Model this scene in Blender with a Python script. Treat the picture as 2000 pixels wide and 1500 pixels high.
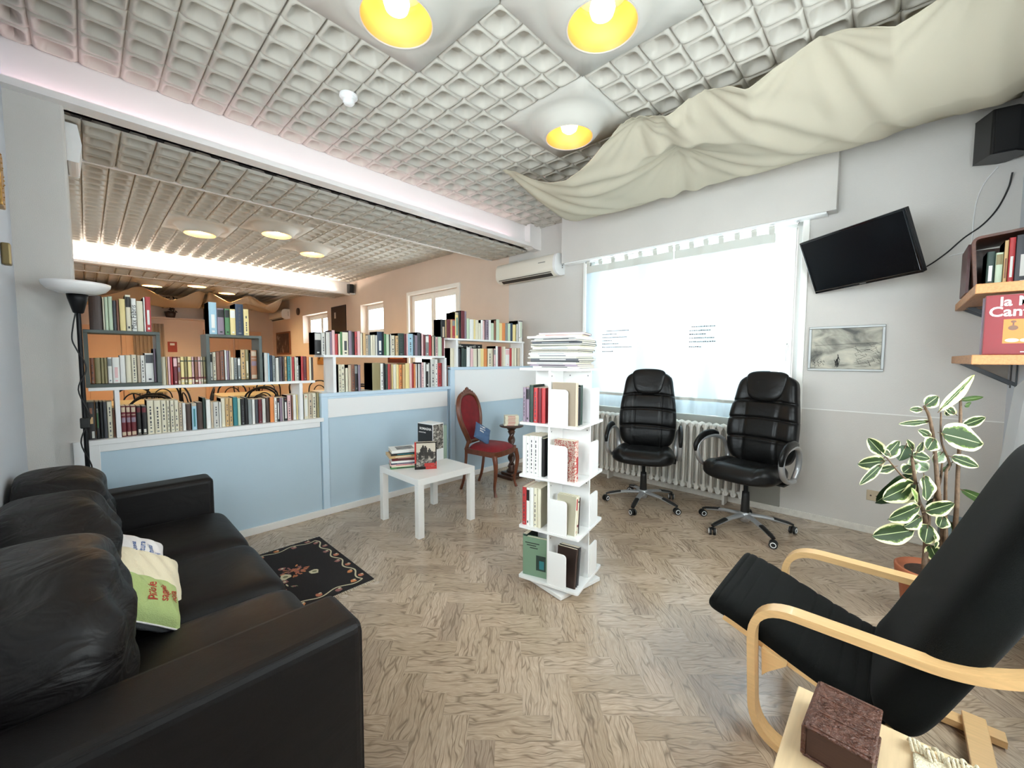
import bpy, bmesh, math, random
from mathutils import Vector, Matrix, Euler
random.seed(7)
R = math.radians
PI = math.pi
sc = bpy.context.scene
for o in list(bpy.data.objects):
    bpy.data.objects.remove(o)
COL = sc.collection

# ------------------------------------------------------------------ camera
cam_d = bpy.data.cameras.new('camera')
cam = bpy.data.objects.new('camera', cam_d)
COL.objects.link(cam)
cam_d.sensor_width = 36.0
cam_d.lens = 791.1 / 2000 * 36.0
cam_d.clip_start = 0.02
cam_d.clip_end = 200
YAW, PITCH, ROLL, EYE = R(43.62), R(3.52), R(0.22), 1.34
_f = Vector((math.cos(YAW) * math.cos(PITCH), math.sin(YAW) * math.cos(PITCH), -math.sin(PITCH)))
_r = Vector((math.sin(YAW), -math.cos(YAW), 0))
_u = _r.cross(_f)
_r2 = _r * math.cos(ROLL) + _u * math.sin(ROLL)
_u2 = -_r * math.sin(ROLL) + _u * math.cos(ROLL)
cam.matrix_world = Matrix(((_r2.x, _u2.x, -_f.x, 0), (_r2.y, _u2.y, -_f.y, 0), (_r2.z, _u2.z, -_f.z, EYE), (0, 0, 0, 1)))
sc.camera = cam

# ------------------------------------------------------------------ world, exposure
vs = sc.view_settings
vs.view_transform = 'Standard'
vs.look = 'None'
vs.gamma = 1.0
vs.exposure = EXPOSURE = 0.82
vs.use_curve_mapping = False
w = bpy.data.worlds.new('overcast_sky')
sc.world = w
w.use_nodes = True
bg = w.node_tree.nodes['Background']
bg.inputs[0].default_value = (0.93, 0.96, 1.0, 1)
bg.inputs[1].default_value = SKY = 8.0
sc.cycles.use_denoising = True
sc.cycles.max_bounces = 10
sc.cycles.diffuse_bounces = 6
sc.cycles.glossy_bounces = 4
sc.cycles.transparent_max_bounces = 12
sc.cycles.sample_clamp_indirect = 6.0
sc.cycles.caustics_reflective = False
sc.cycles.caustics_refractive = False

# daylight portals in the window openings (they only guide the sky's own light)
def portal(name, loc, rot, sx, sy):
    l = bpy.data.lights.new(name, 'AREA')
    l.shape = 'RECTANGLE'; l.size = sx; l.size_y = sy
    l.cycles.is_portal = True
    o = bpy.data.objects.new(name, l); COL.objects.link(o)
    o.location = loc; o.rotation_euler = rot
portal('window_portal', (4.36, 1.67, 1.66), (0, R(90), 0), 1.75, 2.1)
portal('window_portal', (1.9, -0.74, 1.45), (R(90), 0, 0), 2.2, 1.9)
portal('window_portal', (-0.46, 1.3, 1.8), (0, R(-90), 0), 1.4, 2.4)
portal('window_portal', (-2.24, 6.5, 1.75), (0, R(-90), 0), 1.6, 1.6)
portal('window_portal', (4.36, 5.85, 1.7), (0, R(90), 0), 1.7, 1.45)

# ------------------------------------------------------------------ helpers
def lin(c):
    if isinstance(c, str):
        c = tuple(int(c[i:i + 2], 16) / 255 for i in (0, 2, 4))
    return tuple((v / 12.92 if v <= 0.04045 else ((v + 0.055) / 1.055) ** 2.4) for v in c)

MATS = {}
def mat(name, color='cccccc', rough=0.5, metal=0.0, spec=0.5, noise=0.0, nscale=20.0, bump=0.0, bscale=60.0, coat=0.0, stretch=None, sheen=0.0):
    if name in MATS:
        return MATS[name]
    m = bpy.data.materials.new(name)
    m.use_nodes = True
    nt = m.node_tree
    b = nt.nodes['Principled BSDF']
    col = lin(color)
    b.inputs['Base Color'].default_value = (*col, 1)
    b.inputs['Roughness'].default_value = rough
    b.inputs['Metallic'].default_value = metal
    b.inputs['Specular IOR Level'].default_value = spec
    b.inputs['Coat Weight'].default_value = coat
    b.inputs['Sheen Weight'].default_value = sheen
    if noise or bump:
        tc = nt.nodes.new('ShaderNodeTexCoord')
        mp = nt.nodes.new('ShaderNodeMapping')
        nt.links.new(tc.outputs['Object'], mp.inputs[0])
        if stretch: mp.inputs['Scale'].default_value = stretch
    if noise:
        n = nt.nodes.new('ShaderNodeTexNoise')
        n.inputs['Scale'].default_value = nscale
        n.inputs['Detail'].default_value = 4
        nt.links.new(mp.outputs[0], n.inputs['Vector'])
        r = nt.nodes.new('ShaderNodeValToRGB')
        r.color_ramp.elements[0].position = 0.3; r.color_ramp.elements[1].position = 0.7
        r.color_ramp.elements[0].color = (*[max(0, c * (1 - noise)) for c in col], 1)
        r.color_ramp.elements[1].color = (*[min(1, c * (1 + noise)) for c in col], 1)
        nt.links.new(n.outputs['Fac'], r.inputs[0])
        nt.links.new(r.outputs[0], b.inputs['Base Color'])
    if bump:
        n2 = nt.nodes.new('ShaderNodeTexNoise')
        n2.inputs['Scale'].default_value = bscale
        n2.inputs['Detail'].default_value = 3
        nt.links.new(mp.outputs[0], n2.inputs['Vector'])
        bp = nt.nodes.new('ShaderNodeBump')
        bp.inputs['Strength'].default_value = bump
        bp.inputs['Distance'].default_value = 0.01
        nt.links.new(n2.outputs['Fac'], bp.inputs['Height'])
        nt.links.new(bp.outputs[0], b.inputs['Normal'])
    MATS[name] = m
    return m

def emit(name, color, strength):
    if name in MATS: return MATS[name]
    m = bpy.data.materials.new(name); m.use_nodes = True
    nt = m.node_tree; nt.nodes.clear()
    e = nt.nodes.new('ShaderNodeEmission'); o = nt.nodes.new('ShaderNodeOutputMaterial')
    e.inputs[0].default_value = (*lin(color), 1); e.inputs[1].default_value = strength
    nt.links.new(e.outputs[0], o.inputs[0])
    MATS[name] = m
    return m

def sheer(name, color, transp, transl, stripes=0.0):
    m = bpy.data.materials.new(name); m.use_nodes = True
    nt = m.node_tree; nt.nodes.clear()
    o = nt.nodes.new('ShaderNodeOutputMaterial')
    d = nt.nodes.new('ShaderNodeBsdfDiffuse'); t = nt.nodes.new('ShaderNodeBsdfTranslucent'); p = nt.nodes.new('ShaderNodeBsdfTransparent')
    c = (*lin(color), 1)
    d.inputs[0].default_value = c; t.inputs[0].default_value = c
    m1 = nt.nodes.new('ShaderNodeMixShader'); m1.inputs[0].default_value = transl
    m2 = nt.nodes.new('ShaderNodeMixShader'); m2.inputs[0].default_value = transp
    nt.links.new(d.outputs[0], m1.inputs[1]); nt.links.new(t.outputs[0], m1.inputs[2])
    nt.links.new(m1.outputs[0], m2.inputs[1]); nt.links.new(p.outputs[0], m2.inputs[2])
    nt.links.new(m2.outputs[0], o.inputs[0])
    MATS[name] = m
    return m

class MB:
    """mesh builder: collects shapes, then links them as one mesh object"""
    def __init__(s):
        s.v = []; s.f = []; s.m = []; s.s = []
        s.T = Matrix.Identity(4)
    def add(s, vs_, fs_, mi=0, smooth=False):
        n = len(s.v)
        s.v += [s.T @ Vector(p) for p in vs_]
        for f in fs_:
            s.f.append([n + i for i in f]); s.m.append(mi); s.s.append(smooth)
        return s
    def box(s, x0, x1, y0, y1, z0, z1, mi=0):
        vs_ = [(x0, y0, z0), (x1, y0, z0), (x1, y1, z0), (x0, y1, z0), (x0, y0, z1), (x1, y0, z1), (x1, y1, z1), (x0, y1, z1)]
        return s.add(vs_, [(0, 3, 2, 1), (4, 5, 6, 7), (0, 1, 5, 4), (1, 2, 6, 5), (2, 3, 7, 6), (3, 0, 4, 7)], mi)
    def cbox(s, c, d, rz=0, rx=0, ry=0, mi=0):
        T = s.T
        s.T = T @ Matrix.Translation(c) @ Euler((rx, ry, rz)).to_matrix().to_4x4()
        s.box(-d[0] / 2, d[0] / 2, -d[1] / 2, d[1] / 2, -d[2] / 2, d[2] / 2, mi)
        s.T = T
        return s
    def tube(s, pts, r, n=10, mi=0, closed=False, caps=True, flat=None, up=None):
        """round tube (or an elliptic one: flat=(ra, rb) with up vector) along points; r number or list"""
        P = [Vector(p) for p in pts]; N = len(P)
        vs_ = []; fs_ = []
        prev = None
        for i in range(N):
            if closed: t = P[(i + 1) % N] - P[i - 1]
            else: t = P[min(i + 1, N - 1)] - P[max(i - 1, 0)]
            t.normalize()
            if up is not None: a = Vector(up).cross(t)
            elif prev is None:
                a = Vector((0, 0, 1)).cross(t)
                if a.length < 1e-3: a = Vector((1, 0, 0)).cross(t)
            else: a = prev - t * prev.dot(t)
            if a.length < 1e-6: a = t.orthogonal()
            a.normalize(); b = t.cross(a); prev = a
            rr = r[i] if isinstance(r, (list, tuple)) else r
            ra, rb = (rr, rr) if flat is None else (flat[0] * rr, flat[1] * rr)
            for k in range(n):
                g = 2 * PI * k / n
                vs_.append(P[i] + a * math.cos(g) * ra + b * math.sin(g) * rb)
        for i in range(N if closed else N - 1):
            j = (i + 1) % N
            for k in range(n):
                l = (k + 1) % n
                fs_.append((i * n + k, i * n + l, j * n + l, j * n + k))
        s.add(vs_, fs_, mi, True)
        if caps and not closed:
            s.add(vs_[:n], [tuple(reversed(range(n)))], mi)
            s.add(vs_[-n:], [tuple(range(n))], mi)
        return s
    def cyl(s, p0, p1, r0, r1=None, n=16, mi=0):
        r1 = r0 if r1 is None else r1
        return s.tube([p0, p1], [r0, r1], n, mi)
    def lathe(s, prof, c=(0, 0, 0), n=24, mi=0, smooth=True, cap0=False, cap1=False):
        vs_ = []; fs_ = []
        for (r, z) in prof:
            for k in range(n):
                g = 2 * PI * k / n
                vs_.append((c[0] + r * math.cos(g), c[1] + r * math.sin(g), c[2] + z))
        for i in range(len(prof) - 1):
            for k in range(n):
                l = (k + 1) % n
                fs_.append((i * n + k, i * n + l, (i + 1) * n + l, (i + 1) * n + k))
        s.add(vs_, fs_, mi, smooth)
        if cap0: s.add(vs_[:n], [tuple(reversed(range(n)))], mi)
        if cap1: s.add(vs_[-n:], [tuple(range(n))], mi)
        return s
    def ribbon(s, pts, across, w, t, mi=0, smooth=True):
        """rectangular section (w along 'across', thickness t) swept along points"""
        P = [Vector(p) for p in pts]; A = Vector(across).normalized(); N = len(P)
        vs_ = []
        for i in range(N):
            d = (P[min(i + 1, N - 1)] - P[max(i - 1, 0)]).normalized()
            nrm = A.cross(d).normalized()
            for (a, b) in ((-1, -1), (1, -1), (1, 1), (-1, 1)):
                vs_.append(P[i] + A * a * w / 2 + nrm * b * t / 2)
        for q in range(4):
            fs_ = [(i * 4 + q, i * 4 + (q + 1) % 4, (i + 1) * 4 + (q + 1) % 4, (i + 1) * 4 + q) for i in range(N - 1)]
            loc = []; m_ = {}
            ff = []
            for f in fs_:
                g = []
                for k in f:
                    if k not in m_: m_[k] = len(loc); loc.append(vs_[k])
                    g.append(m_[k])
                ff.append(tuple(g))
            s.add(loc, ff, mi, smooth)
        s.add(vs_[:4], [(3, 2, 1, 0)], mi); s.add(vs_[-4:], [(0, 1, 2, 3)], mi)
        return s
    def grid(s, fn, nu, nv, mi=0, smooth=True, wrapu=False):
        vs_ = [fn(i / nu, j / nv) for j in range(nv + 1) for i in range(nu + (0 if wrapu else 1))]
        W = nu if wrapu else nu + 1
        fs_ = [(j * W + i, j * W + (i + 1) % W, (j + 1) * W + (i + 1) % W, (j + 1) * W + i) for j in range(nv) for i in range(nu)]
        return s.add(vs_, fs_, mi, smooth)
    def prism(s, poly, axis, a0, a1, mi=0, smooth=False):
        """polygon (2D) extruded along axis 'x','y' or 'z'"""
        def P(u, v, a):
            return (a, u, v) if axis == 'x' else ((u, a, v) if axis == 'y' else (u, v, a))
        n = len(poly)
        vs_ = [P(u, v, a0) for u, v in poly] + [P(u, v, a1) for u, v in poly]
        s.add(vs_, [tuple(range(n)), tuple(range(2 * n - 1, n - 1, -1))], mi)
        s.add(vs_, [(i, (i + 1) % n, n + (i + 1) % n, n + i) for i in range(n)], mi, smooth)
        return s
    def mesh(s, name, mats):
        me = bpy.data.meshes.new(name)
        me.from_pydata([tuple(v) for v in s.v], [], s.f)
        for m_ in (mats if isinstance(mats, (list, tuple)) else [mats]): me.materials.append(m_)
        me.polygons.foreach_set('material_index', s.m)
        me.polygons.foreach_set('use_smooth', s.s)
        me.update()
        return me
    def build(s, name, mats, parent=None, bevel=0.0, subsurf=0, weld=False, solid=0.0, seg=2):
        o = bpy.data.objects.new(name, s.mesh(name, mats))
        COL.objects.link(o)
        if parent is not None:
            o.parent = parent
        if weld:
            md = o.modifiers.new('weld', 'WELD'); md.merge_threshold = 1e-4
        if solid:
            md = o.modifiers.new('solid', 'SOLIDIFY'); md.thickness = solid; md.offset = 0
        if bevel:
            md = o.modifiers.new('bevel', 'BEVEL'); md.width = bevel; md.segments = seg; md.limit_method = 'ANGLE'; md.angle_limit = R(40)
            md.harden_normals = False
        if subsurf:
            md = o.modifiers.new('sub', 'SUBSURF'); md.levels = subsurf; md.render_levels = subsurf
        return o

def tag(o, label=None, cat=None, group=None, kind=None):
    if label: o['label'] = label
    if cat: o['category'] = cat
    if group: o['group'] = group
    if kind: o['kind'] = kind
    return o
def thing(name, label, cat, loc=(0, 0, 0), rz=0.0, group=None, rot=None):
    o = bpy.data.objects.new(name, None); COL.objects.link(o)
    o.empty_display_size = 0.05
    o.location = loc; o.rotation_euler = rot if rot else (0, 0, rz)
    return tag(o, label, cat, group)
def struct(mb, name, mats, **k):
    return tag(mb.build(name, mats, **k), kind='structure')
def text(body, size, m, parent, M, name='lettering', extrude=0.0006, offset=0.0, align='LEFT', shear=0.0):
    c = bpy.data.curves.new(name, 'FONT'); c.body = body; c.size = size; c.extrude = extrude; c.offset = offset; c.align_x = align; c.shear = shear
    c.resolution_u = 3
    t = bpy.data.objects.new(name, c); COL.objects.link(t)
    dg = bpy.context.evaluated_depsgraph_get(); dg.update()
    me = bpy.data.meshes.new_from_object(t.evaluated_get(dg))
    bpy.data.objects.remove(t); bpy.data.curves.remove(c)
    me.materials.clear(); me.materials.append(m)
    o = bpy.data.objects.new(name, me); COL.objects.link(o)
    o.parent = parent; o.matrix_local = M
    return o
def frame3(o, ux, uy):
    """matrix with local x along ux, local y along uy, origin o"""
    X = Vector(ux).normalized(); Y = Vector(uy); Y = (Y - X * Y.dot(X)).normalized(); Z = X.cross(Y)
    return Matrix(((X.x, Y.x, Z.x, o[0]), (X.y, Y.y, Z.y, o[1]), (X.z, Y.z, Z.z, o[2]), (0, 0, 0, 1)))
def smooth_path(pts, n=6, closed=False):
    P = [Vector(p) for p in pts]; out = []
    N = len(P)
    rng = range(N if closed else N - 1)
    for i in rng:
        p0 = P[(i - 1) % N] if (closed or i > 0) else P[0] * 2 - P[1]
        p1 = P[i]; p2 = P[(i + 1) % N]
        p3 = P[(i + 2) % N] if (closed or i + 2 < N) else P[-1] * 2 - P[-2]
        for k in range(n):
            t = k / n
            out.append(0.5 * ((2 * p1) + (p2 - p0) * t + (2 * p0 - 5 * p1 + 4 * p2 - p3) * t * t + (3 * p1 - p0 - 3 * p2 + p3) * t ** 3))
    if not closed: out.append(P[-1])
    return out
def copy_tree(o, parent=None):
    c = o.copy(); COL.objects.link(c)
    if parent is not None:
        c.parent = parent
    for ch in list(o.children): copy_tree(ch, c)
    return c
def fillet(pts, r, n=6):
    """polyline with rounded corners (3D)"""
    P = [Vector(p) for p in pts]; out = [P[0]]
    rs = r if isinstance(r, (list, tuple)) else [r] * len(P)
    for i in range(1, len(P) - 1):
        a = (P[i - 1] - P[i]); b = (P[i + 1] - P[i])
        d = min(rs[i], a.length * 0.48, b.length * 0.48)
        p, q = P[i] + a.normalized() * d, P[i] + b.normalized() * d
        for k in range(n + 1):
            t = k / n
            out.append(p * (1 - t) ** 2 + P[i] * 2 * t * (1 - t) + q * t * t)
    out.append(P[-1])
    return out
def rrect(w, h, r, n=5):
    out = []
    for (cx, cy, a0) in ((w / 2 - r, h / 2 - r, 0), (-w / 2 + r, h / 2 - r, 90), (-w / 2 + r, -h / 2 + r, 180), (w / 2 - r, -h / 2 + r, 270)):
        for k in range(n + 1):
            a = R(a0 + 90 * k / n)
            out.append((cx + r * math.cos(a), cy + r * math.sin(a)))
    return out
# ------------------------------------------------------------------ shell
LX, WX, RY, PY, BY = -0.25, 4.148, -0.52, 3.489, 14.5
CZ = 3.03
m_wall = mat('wall_paint_grey', 'd4d0cb', 0.75, noise=0.02, nscale=3, bump=0.25, bscale=260)
m_wall_low = mat('wall_enamel_grey', 'cbc5be', 0.45, noise=0.02, nscale=3, bump=0.2, bscale=260)
m_wall_blue = mat('wall_paint_cool', 'cdd2da', 0.7, bump=0.25, bscale=260)
m_peach = mat('wall_paint_peach', 'ddcbbc', 0.75, noise=0.02, nscale=3)
m_white = mat('white_lacquer', 'eeeeee', 0.35)
m_trim = mat('white_trim', 'e9e7e3', 0.4)
m_ceil = mat('moulded_tile_white', 'bdb8ae', 0.55, noise=0.03, nscale=8)
m_smooth = mat('ceiling_panel_white', 'c2beb5', 0.5)
m_blue = mat('pale_blue_paint', 'bacfdd', 0.5, noise=0.015, nscale=5)
m_blue2 = mat('ice_blue_paint', 'c9deee', 0.45)
m_glass = None
def thin_glass():
    m = bpy.data.materials.new('window_glass'); m.use_nodes = True
    nt = m.node_tree; nt.nodes.clear()
    o = nt.nodes.new('ShaderNodeOutputMaterial'); t = nt.nodes.new('ShaderNodeBsdfTransparent'); g = nt.nodes.new('ShaderNodeBsdfGlossy')
    g.inputs['Roughness'].default_value = 0.02
    lw = nt.nodes.new('ShaderNodeLayerWeight'); lw.inputs[0].default_value = 0.3
    f = nt.nodes.new('ShaderNodeMapRange'); f.inputs[1].default_value = 0.0; f.inputs[2].default_value = 1.0; f.inputs[3].default_value = 0.03; f.inputs[4].default_value = 0.3
    nt.links.new(lw.outputs['Facing'], f.inputs[0])
    mx = nt.nodes.new('ShaderNodeMixShader')
    t.inputs[0].default_value = (0.93, 0.97, 0.97, 1)
    nt.links.new(f.outputs[0], mx.inputs[0]); nt.links.new(t.outputs[0], mx.inputs[1]); nt.links.new(g.outputs[0], mx.inputs[2]); nt.links.new(mx.outputs[0], o.inputs[0])
    return m
m_glass = thin_glass()

# floor: vinyl herringbone, every plank a quad with its own grain direction and tint
def floor_material():
    m = bpy.data.materials.new('herringbone_vinyl'); m.use_nodes = True
    nt = m.node_tree; b = nt.nodes['Principled BSDF']
    N = nt.nodes.new; L = nt.links.new
    uv = N('ShaderNodeUVMap'); uv.uv_map = 'grain'
    at = N('ShaderNodeAttribute'); at.attribute_name = 'tint'
    # winding dark cracks: distorted coordinates drive a stretched wave
    mp = N('ShaderNodeMapping'); mp.inputs['Scale'].default_value = (6, 13, 1); L(uv.outputs[0], mp.inputs[0])
    n1 = N('ShaderNodeTexNoise'); n1.inputs['Scale'].default_value = 1.5; n1.inputs['Detail'].default_value = 1.5; L(mp.outputs[0], n1.inputs['Vector'])
    mpl = N('ShaderNodeVectorMath'); mpl.operation = 'SCALE'; mpl.inputs['Scale'].default_value = 0.05; L(n1.outputs['Color'], mpl.inputs[0])
    ad = N('ShaderNodeVectorMath'); ad.operation = 'ADD'; L(uv.outputs[0], ad.inputs[0]); L(mpl.outputs[0], ad.inputs[1])
    mp2 = N('ShaderNodeMapping'); mp2.inputs['Scale'].default_value = (4.5, 50, 1); L(ad.outputs[0], mp2.inputs[0])
    n2 = N('ShaderNodeTexVoronoi'); n2.feature = 'DISTANCE_TO_EDGE'; n2.inputs['Scale'].default_value = 1.0; L(mp2.outputs[0], n2.inputs['Vector'])
    r2 = N('ShaderNodeValToRGB'); r2.color_ramp.elements[0].position = 0.0; r2.color_ramp.elements[1].position = 0.08
    r2.color_ramp.elements[0].color = (0, 0, 0, 1); r2.color_ramp.elements[1].color = (1, 1, 1, 1)
    L(n2.outputs['Distance'], r2.inputs[0])
    # cracks come and go
    n3 = N('ShaderNodeTexNoise'); n3.inputs['Scale'].default_value = 1.0; n3.inputs['Detail'].default_value = 2
    mp3 = N('ShaderNodeMapping'); mp3.inputs['Scale'].default_value = (4, 18, 1); mp3.inputs['Location'].default_value = (3, 7, 0); L(uv.outputs[0], mp3.inputs[0]); L(mp3.outputs[0], n3.inputs['Vector'])
    r3 = N('ShaderNodeValToRGB'); r3.color_ramp.elements[0].position = 0.3; r3.color_ramp.elements[1].position = 0.5
    L(n3.outputs['Fac'], r3.inputs[0])
    # fine fibre
    mp4 = N('ShaderNodeMapping'); mp4.inputs['Scale'].default_value = (22, 260, 1); L(ad.outputs[0], mp4.inputs[0])
    n4 = N('ShaderNodeTexNoise'); n4.inputs['Scale'].default_value = 1.0; n4.inputs['Detail'].default_value = 4; L(mp4.outputs[0], n4.inputs['Vector'])
    base = N('ShaderNodeValToRGB'); base.color_ramp.elements[0].position = 0.25; base.color_ramp.elements[1].position = 0.75
    base.color_ramp.elements[0].color = (*lin('a9998a'), 1); base.color_ramp.elements[1].color = (*lin('d0c3b6'), 1)
    L(n4.outputs['Fac'], base.inputs[0])
    # per-plank tint
    tr = N('ShaderNodeValToRGB'); cr = tr.color_ramp
    cr.elements[0].position = 0; cr.elements[0].color = (*lin('e0d5ca'), 1)
    cr.elements[1].position = 1; cr.elements[1].color = (*lin('fff4e6'), 1)
    e = cr.elements.new(0.2); e.color = (*lin('e8dccb'), 1)
    e = cr.elements.new(0.5); e.color = (*lin('f3e8d8'), 1)
    L(at.outputs['Fac'], tr.inputs[0])
    mt = N('ShaderNodeMix'); mt.data_type = 'RGBA'; mt.blend_type = 'MULTIPLY'; mt.inputs[0].default_value = 1
    L(base.outputs[0], mt.inputs[6]); L(tr.outputs[0], mt.inputs[7])
    inv = N('ShaderNodeMath'); inv.operation = 'SUBTRACT'; inv.inputs[0].default_value = 1; L(r2.outputs[0], inv.inputs[1])
    mu = N('ShaderNodeMath'); mu.operation = 'MULTIPLY'; L(inv.outputs[0], mu.inputs[0]); L(r3.outputs[0], mu.inputs[1])
    mu2 = N('ShaderNodeMath'); mu2.operation = 'MULTIPLY'; mu2.inputs[1].default_value = 0.7; L(mu.outputs[0], mu2.inputs[0])
    mc = N('ShaderNodeMix'); mc.data_type = 'RGBA'; L(mu2.outputs[0], mc.inputs[0]); L(mt.outputs[2], mc.inputs[6]); mc.inputs[7].default_value = (*lin('655342'), 1)
    L(mc.outputs[2], b.inputs['Base Color'])
    rr = N('ShaderNodeTexNoise'); rr.inputs['Scale'].default_value = 1.4; rr.inputs['Detail'].default_value = 5
    tc = N('ShaderNodeTexCoord'); L(tc.outputs['Object'], rr.inputs['Vector'])
    rm = N('ShaderNodeMapRange'); rm.inputs[1].default_value = 0.3; rm.inputs[2].default_value = 0.7; rm.inputs[3].default_value = 0.17; rm.inputs[4].default_value = 0.28
    L(rr.outputs['Fac'], rm.inputs[0]); L(rm.outputs[0], b.inputs['Roughness'])
    b.inputs['Specular IOR Level'].default_value = 0.75
    bp = N('ShaderNodeBump'); bp.inputs['Strength'].default_value = 0.05; bp.inputs['Distance'].default_value = 0.002
    L(r2.outputs[0], bp.inputs['Height']); L(bp.outputs[0], b.inputs['Normal'])
    return m
def make_floor():
    s_, c_ = math.sin(YAW), math.cos(YAW)
    W, Ln = 0.1005, 0.3015
    u0, v0 = -0.2555, 1.4475
    g = 0.0004
    V = []; F = []; UV = []; T = []
    rnd = random.Random(3)
    for k in range(-140, 180):
        for j in range(-30, 40):
            for kind in (0, 1):
                uu = u0 + k * W + j * 6 * W + (3 * W if kind else 0); vv = v0 - k * W
                if kind == 0: q = [(uu + g, vv + g), (uu + Ln - g, vv + g), (uu + Ln - g, vv + W - g), (uu + g, vv + W - g)]
                else: q = [(uu + g, vv + g), (uu + W - g, vv + g), (uu + W - g, vv + Ln - g), (uu + g, vv + Ln - g)]
                P = [(a * s_ + b_ * c_, -a * c_ + b_ * s_) for a, b_ in q]
                cx = sum(p[0] for p in P) / 4; cy = sum(p[1] for p in P) / 4
                if not (-0.42 < cx < 4.3 and -0.66 < cy < 14.7): continue
                n = len(V); V += [(x, y, 0) for x, y in P]; F.append((n, n + 1, n + 2, n + 3))
                ou, ov = rnd.random() * 50, rnd.random() * 50
                if kind == 0: UV += [(ou, ov), (ou + Ln, ov), (ou + Ln, ov + W), (ou, ov + W)]
                else: UV += [(ou, ov), (ou, ov + W), (ou + Ln, ov + W), (ou + Ln, ov)]
                T.append(rnd.random())
    me = bpy.data.meshes.new('floor'); me.from_pydata(V, [], F)
    uvl = me.uv_layers.new(name='grain')
    for i, l in enumerate(me.loops): uvl.data[i].uv = UV[l.vertex_index]
    a = me.attributes.new('tint', 'FLOAT', 'FACE')
    a.data.foreach_set('value', T)
    me.materials.append(floor_material())
    me.update()
    o = bpy.data.objects.new('floor', me); COL.objects.link(o); tag(o, kind='structure')
    b = MB().box(-2.2, 4.4, -0.8, 14.8, -0.12, -0.0012)
    struct(b, 'floor', mat('floor_joint', '8d7b68', 0.5))
make_floor()

def wall_x(x0, x1, y0, y1, z0, z1, holes, mb, mi=0):
    """wall slab across x0..x1, running along y, with rectangular holes (ya, yb, za, zb)"""
    ys = sorted({y0, y1} | {h[0] for h in holes} | {h[1] for h in holes})
    for a, b in zip(ys[:-1], ys[1:]):
        hs = [h for h in holes if h[0] <= a + 1e-6 and h[1] >= b - 1e-6]
        z = z0
        for h in sorted(hs, key=lambda q: q[2]):
            if h[2] > z: mb.box(x0, x1, a, b, z, h[2], mi)
            z = h[3]
        if z < z1: mb.box(x0, x1, a, b, z, z1, mi)

W1 = (0.62, 2.725, 0.80, 2.515)
W2 = (5.15, 6.56, 0.95, 2.49)
W3 = (7.52, 8.50, 1.86, 2.49)
W4 = (10.25, 11.9, 1.75, 2.50)
mb = MB(); wall_x(WX, 4.42, -0.8, 4.02, 0.94, 3.3, [W1], mb)
struct(mb, 'wall_window_side', m_wall)
mb = MB(); wall_x(WX, 4.42, -0.8, 4.02, -0.1, 0.94, [(0.62, 2.725, 0.80, 2.0)], mb)
struct(mb, 'wall_window_side', m_wall_low)
mb = MB(); wall_x(WX, 4.42, 4.02, 14.7, -0.1, 3.3, [W2, W3, W4], mb)
struct(mb, 'wall_window_side', m_peach)
# wall behind the sofa, wall on the camera's right (window with curtain), far wall
mb = MB(); wall_x(LX - 0.2, LX, -0.8, PY + 0.25, -0.1, 3.3, [(0.15, 2.45, 1.15, 2.45)], mb)
struct(mb, 'wall_left', m_wall_blue)
mb = MB()
for q in ((LX - 0.2, 0.9, -0.1, 3.3), (0.9, 3.0, -0.1, 0.55), (0.9, 3.0, 2.4, 3.3), (3.0, 4.42, -0.1, 3.3)):
    mb.box(q[0], q[1], RY - 0.22, RY, q[2], q[3])
struct(mb, 'wall_right', m_wall_blue)
struct(MB().box(-2.2, 4.42, BY, BY + 0.2, -0.1, 3.3), 'wall_back', m_peach)
mb = MB(); wall_x(-2.2, -2.0, PY, BY + 0.2, -0.1, 3.3, [(5.8, 7.2, 1.0, 2.5)], mb)
struct(mb, 'wall_far_left', m_peach)
# grey pier between the two rooms, left
mb = MB().box(-2.2, -0.03, PY, 3.92, -0.1, 2.79)
struct(mb, 'wall_pier', m_wall, bevel=0.012)
mb = MB().box(-2.2, -0.25, 3.3, PY, 2.6, 3.3)
# baseboards
struct(MB().box(WX - 0.014, WX, RY, PY, 0, 0.055), 'baseboard_window_side', mat('stone_skirting', 'd8d2c8', 0.35, noise=0.08, nscale=30), bevel=0.003)
struct(MB().box(LX, LX + 0.014, RY, PY, 0, 0.055), 'baseboard_left', m_trim)
struct(MB().box(LX, WX, RY, RY + 0.014, 0, 0.055), 'baseboard_right', m_trim)
# narrow raised edge where the enamel begins
struct(MB().box(WX - 0.003, WX, RY, 0.60, 0.933, 0.94), 'trim_1', m_trim)

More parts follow.
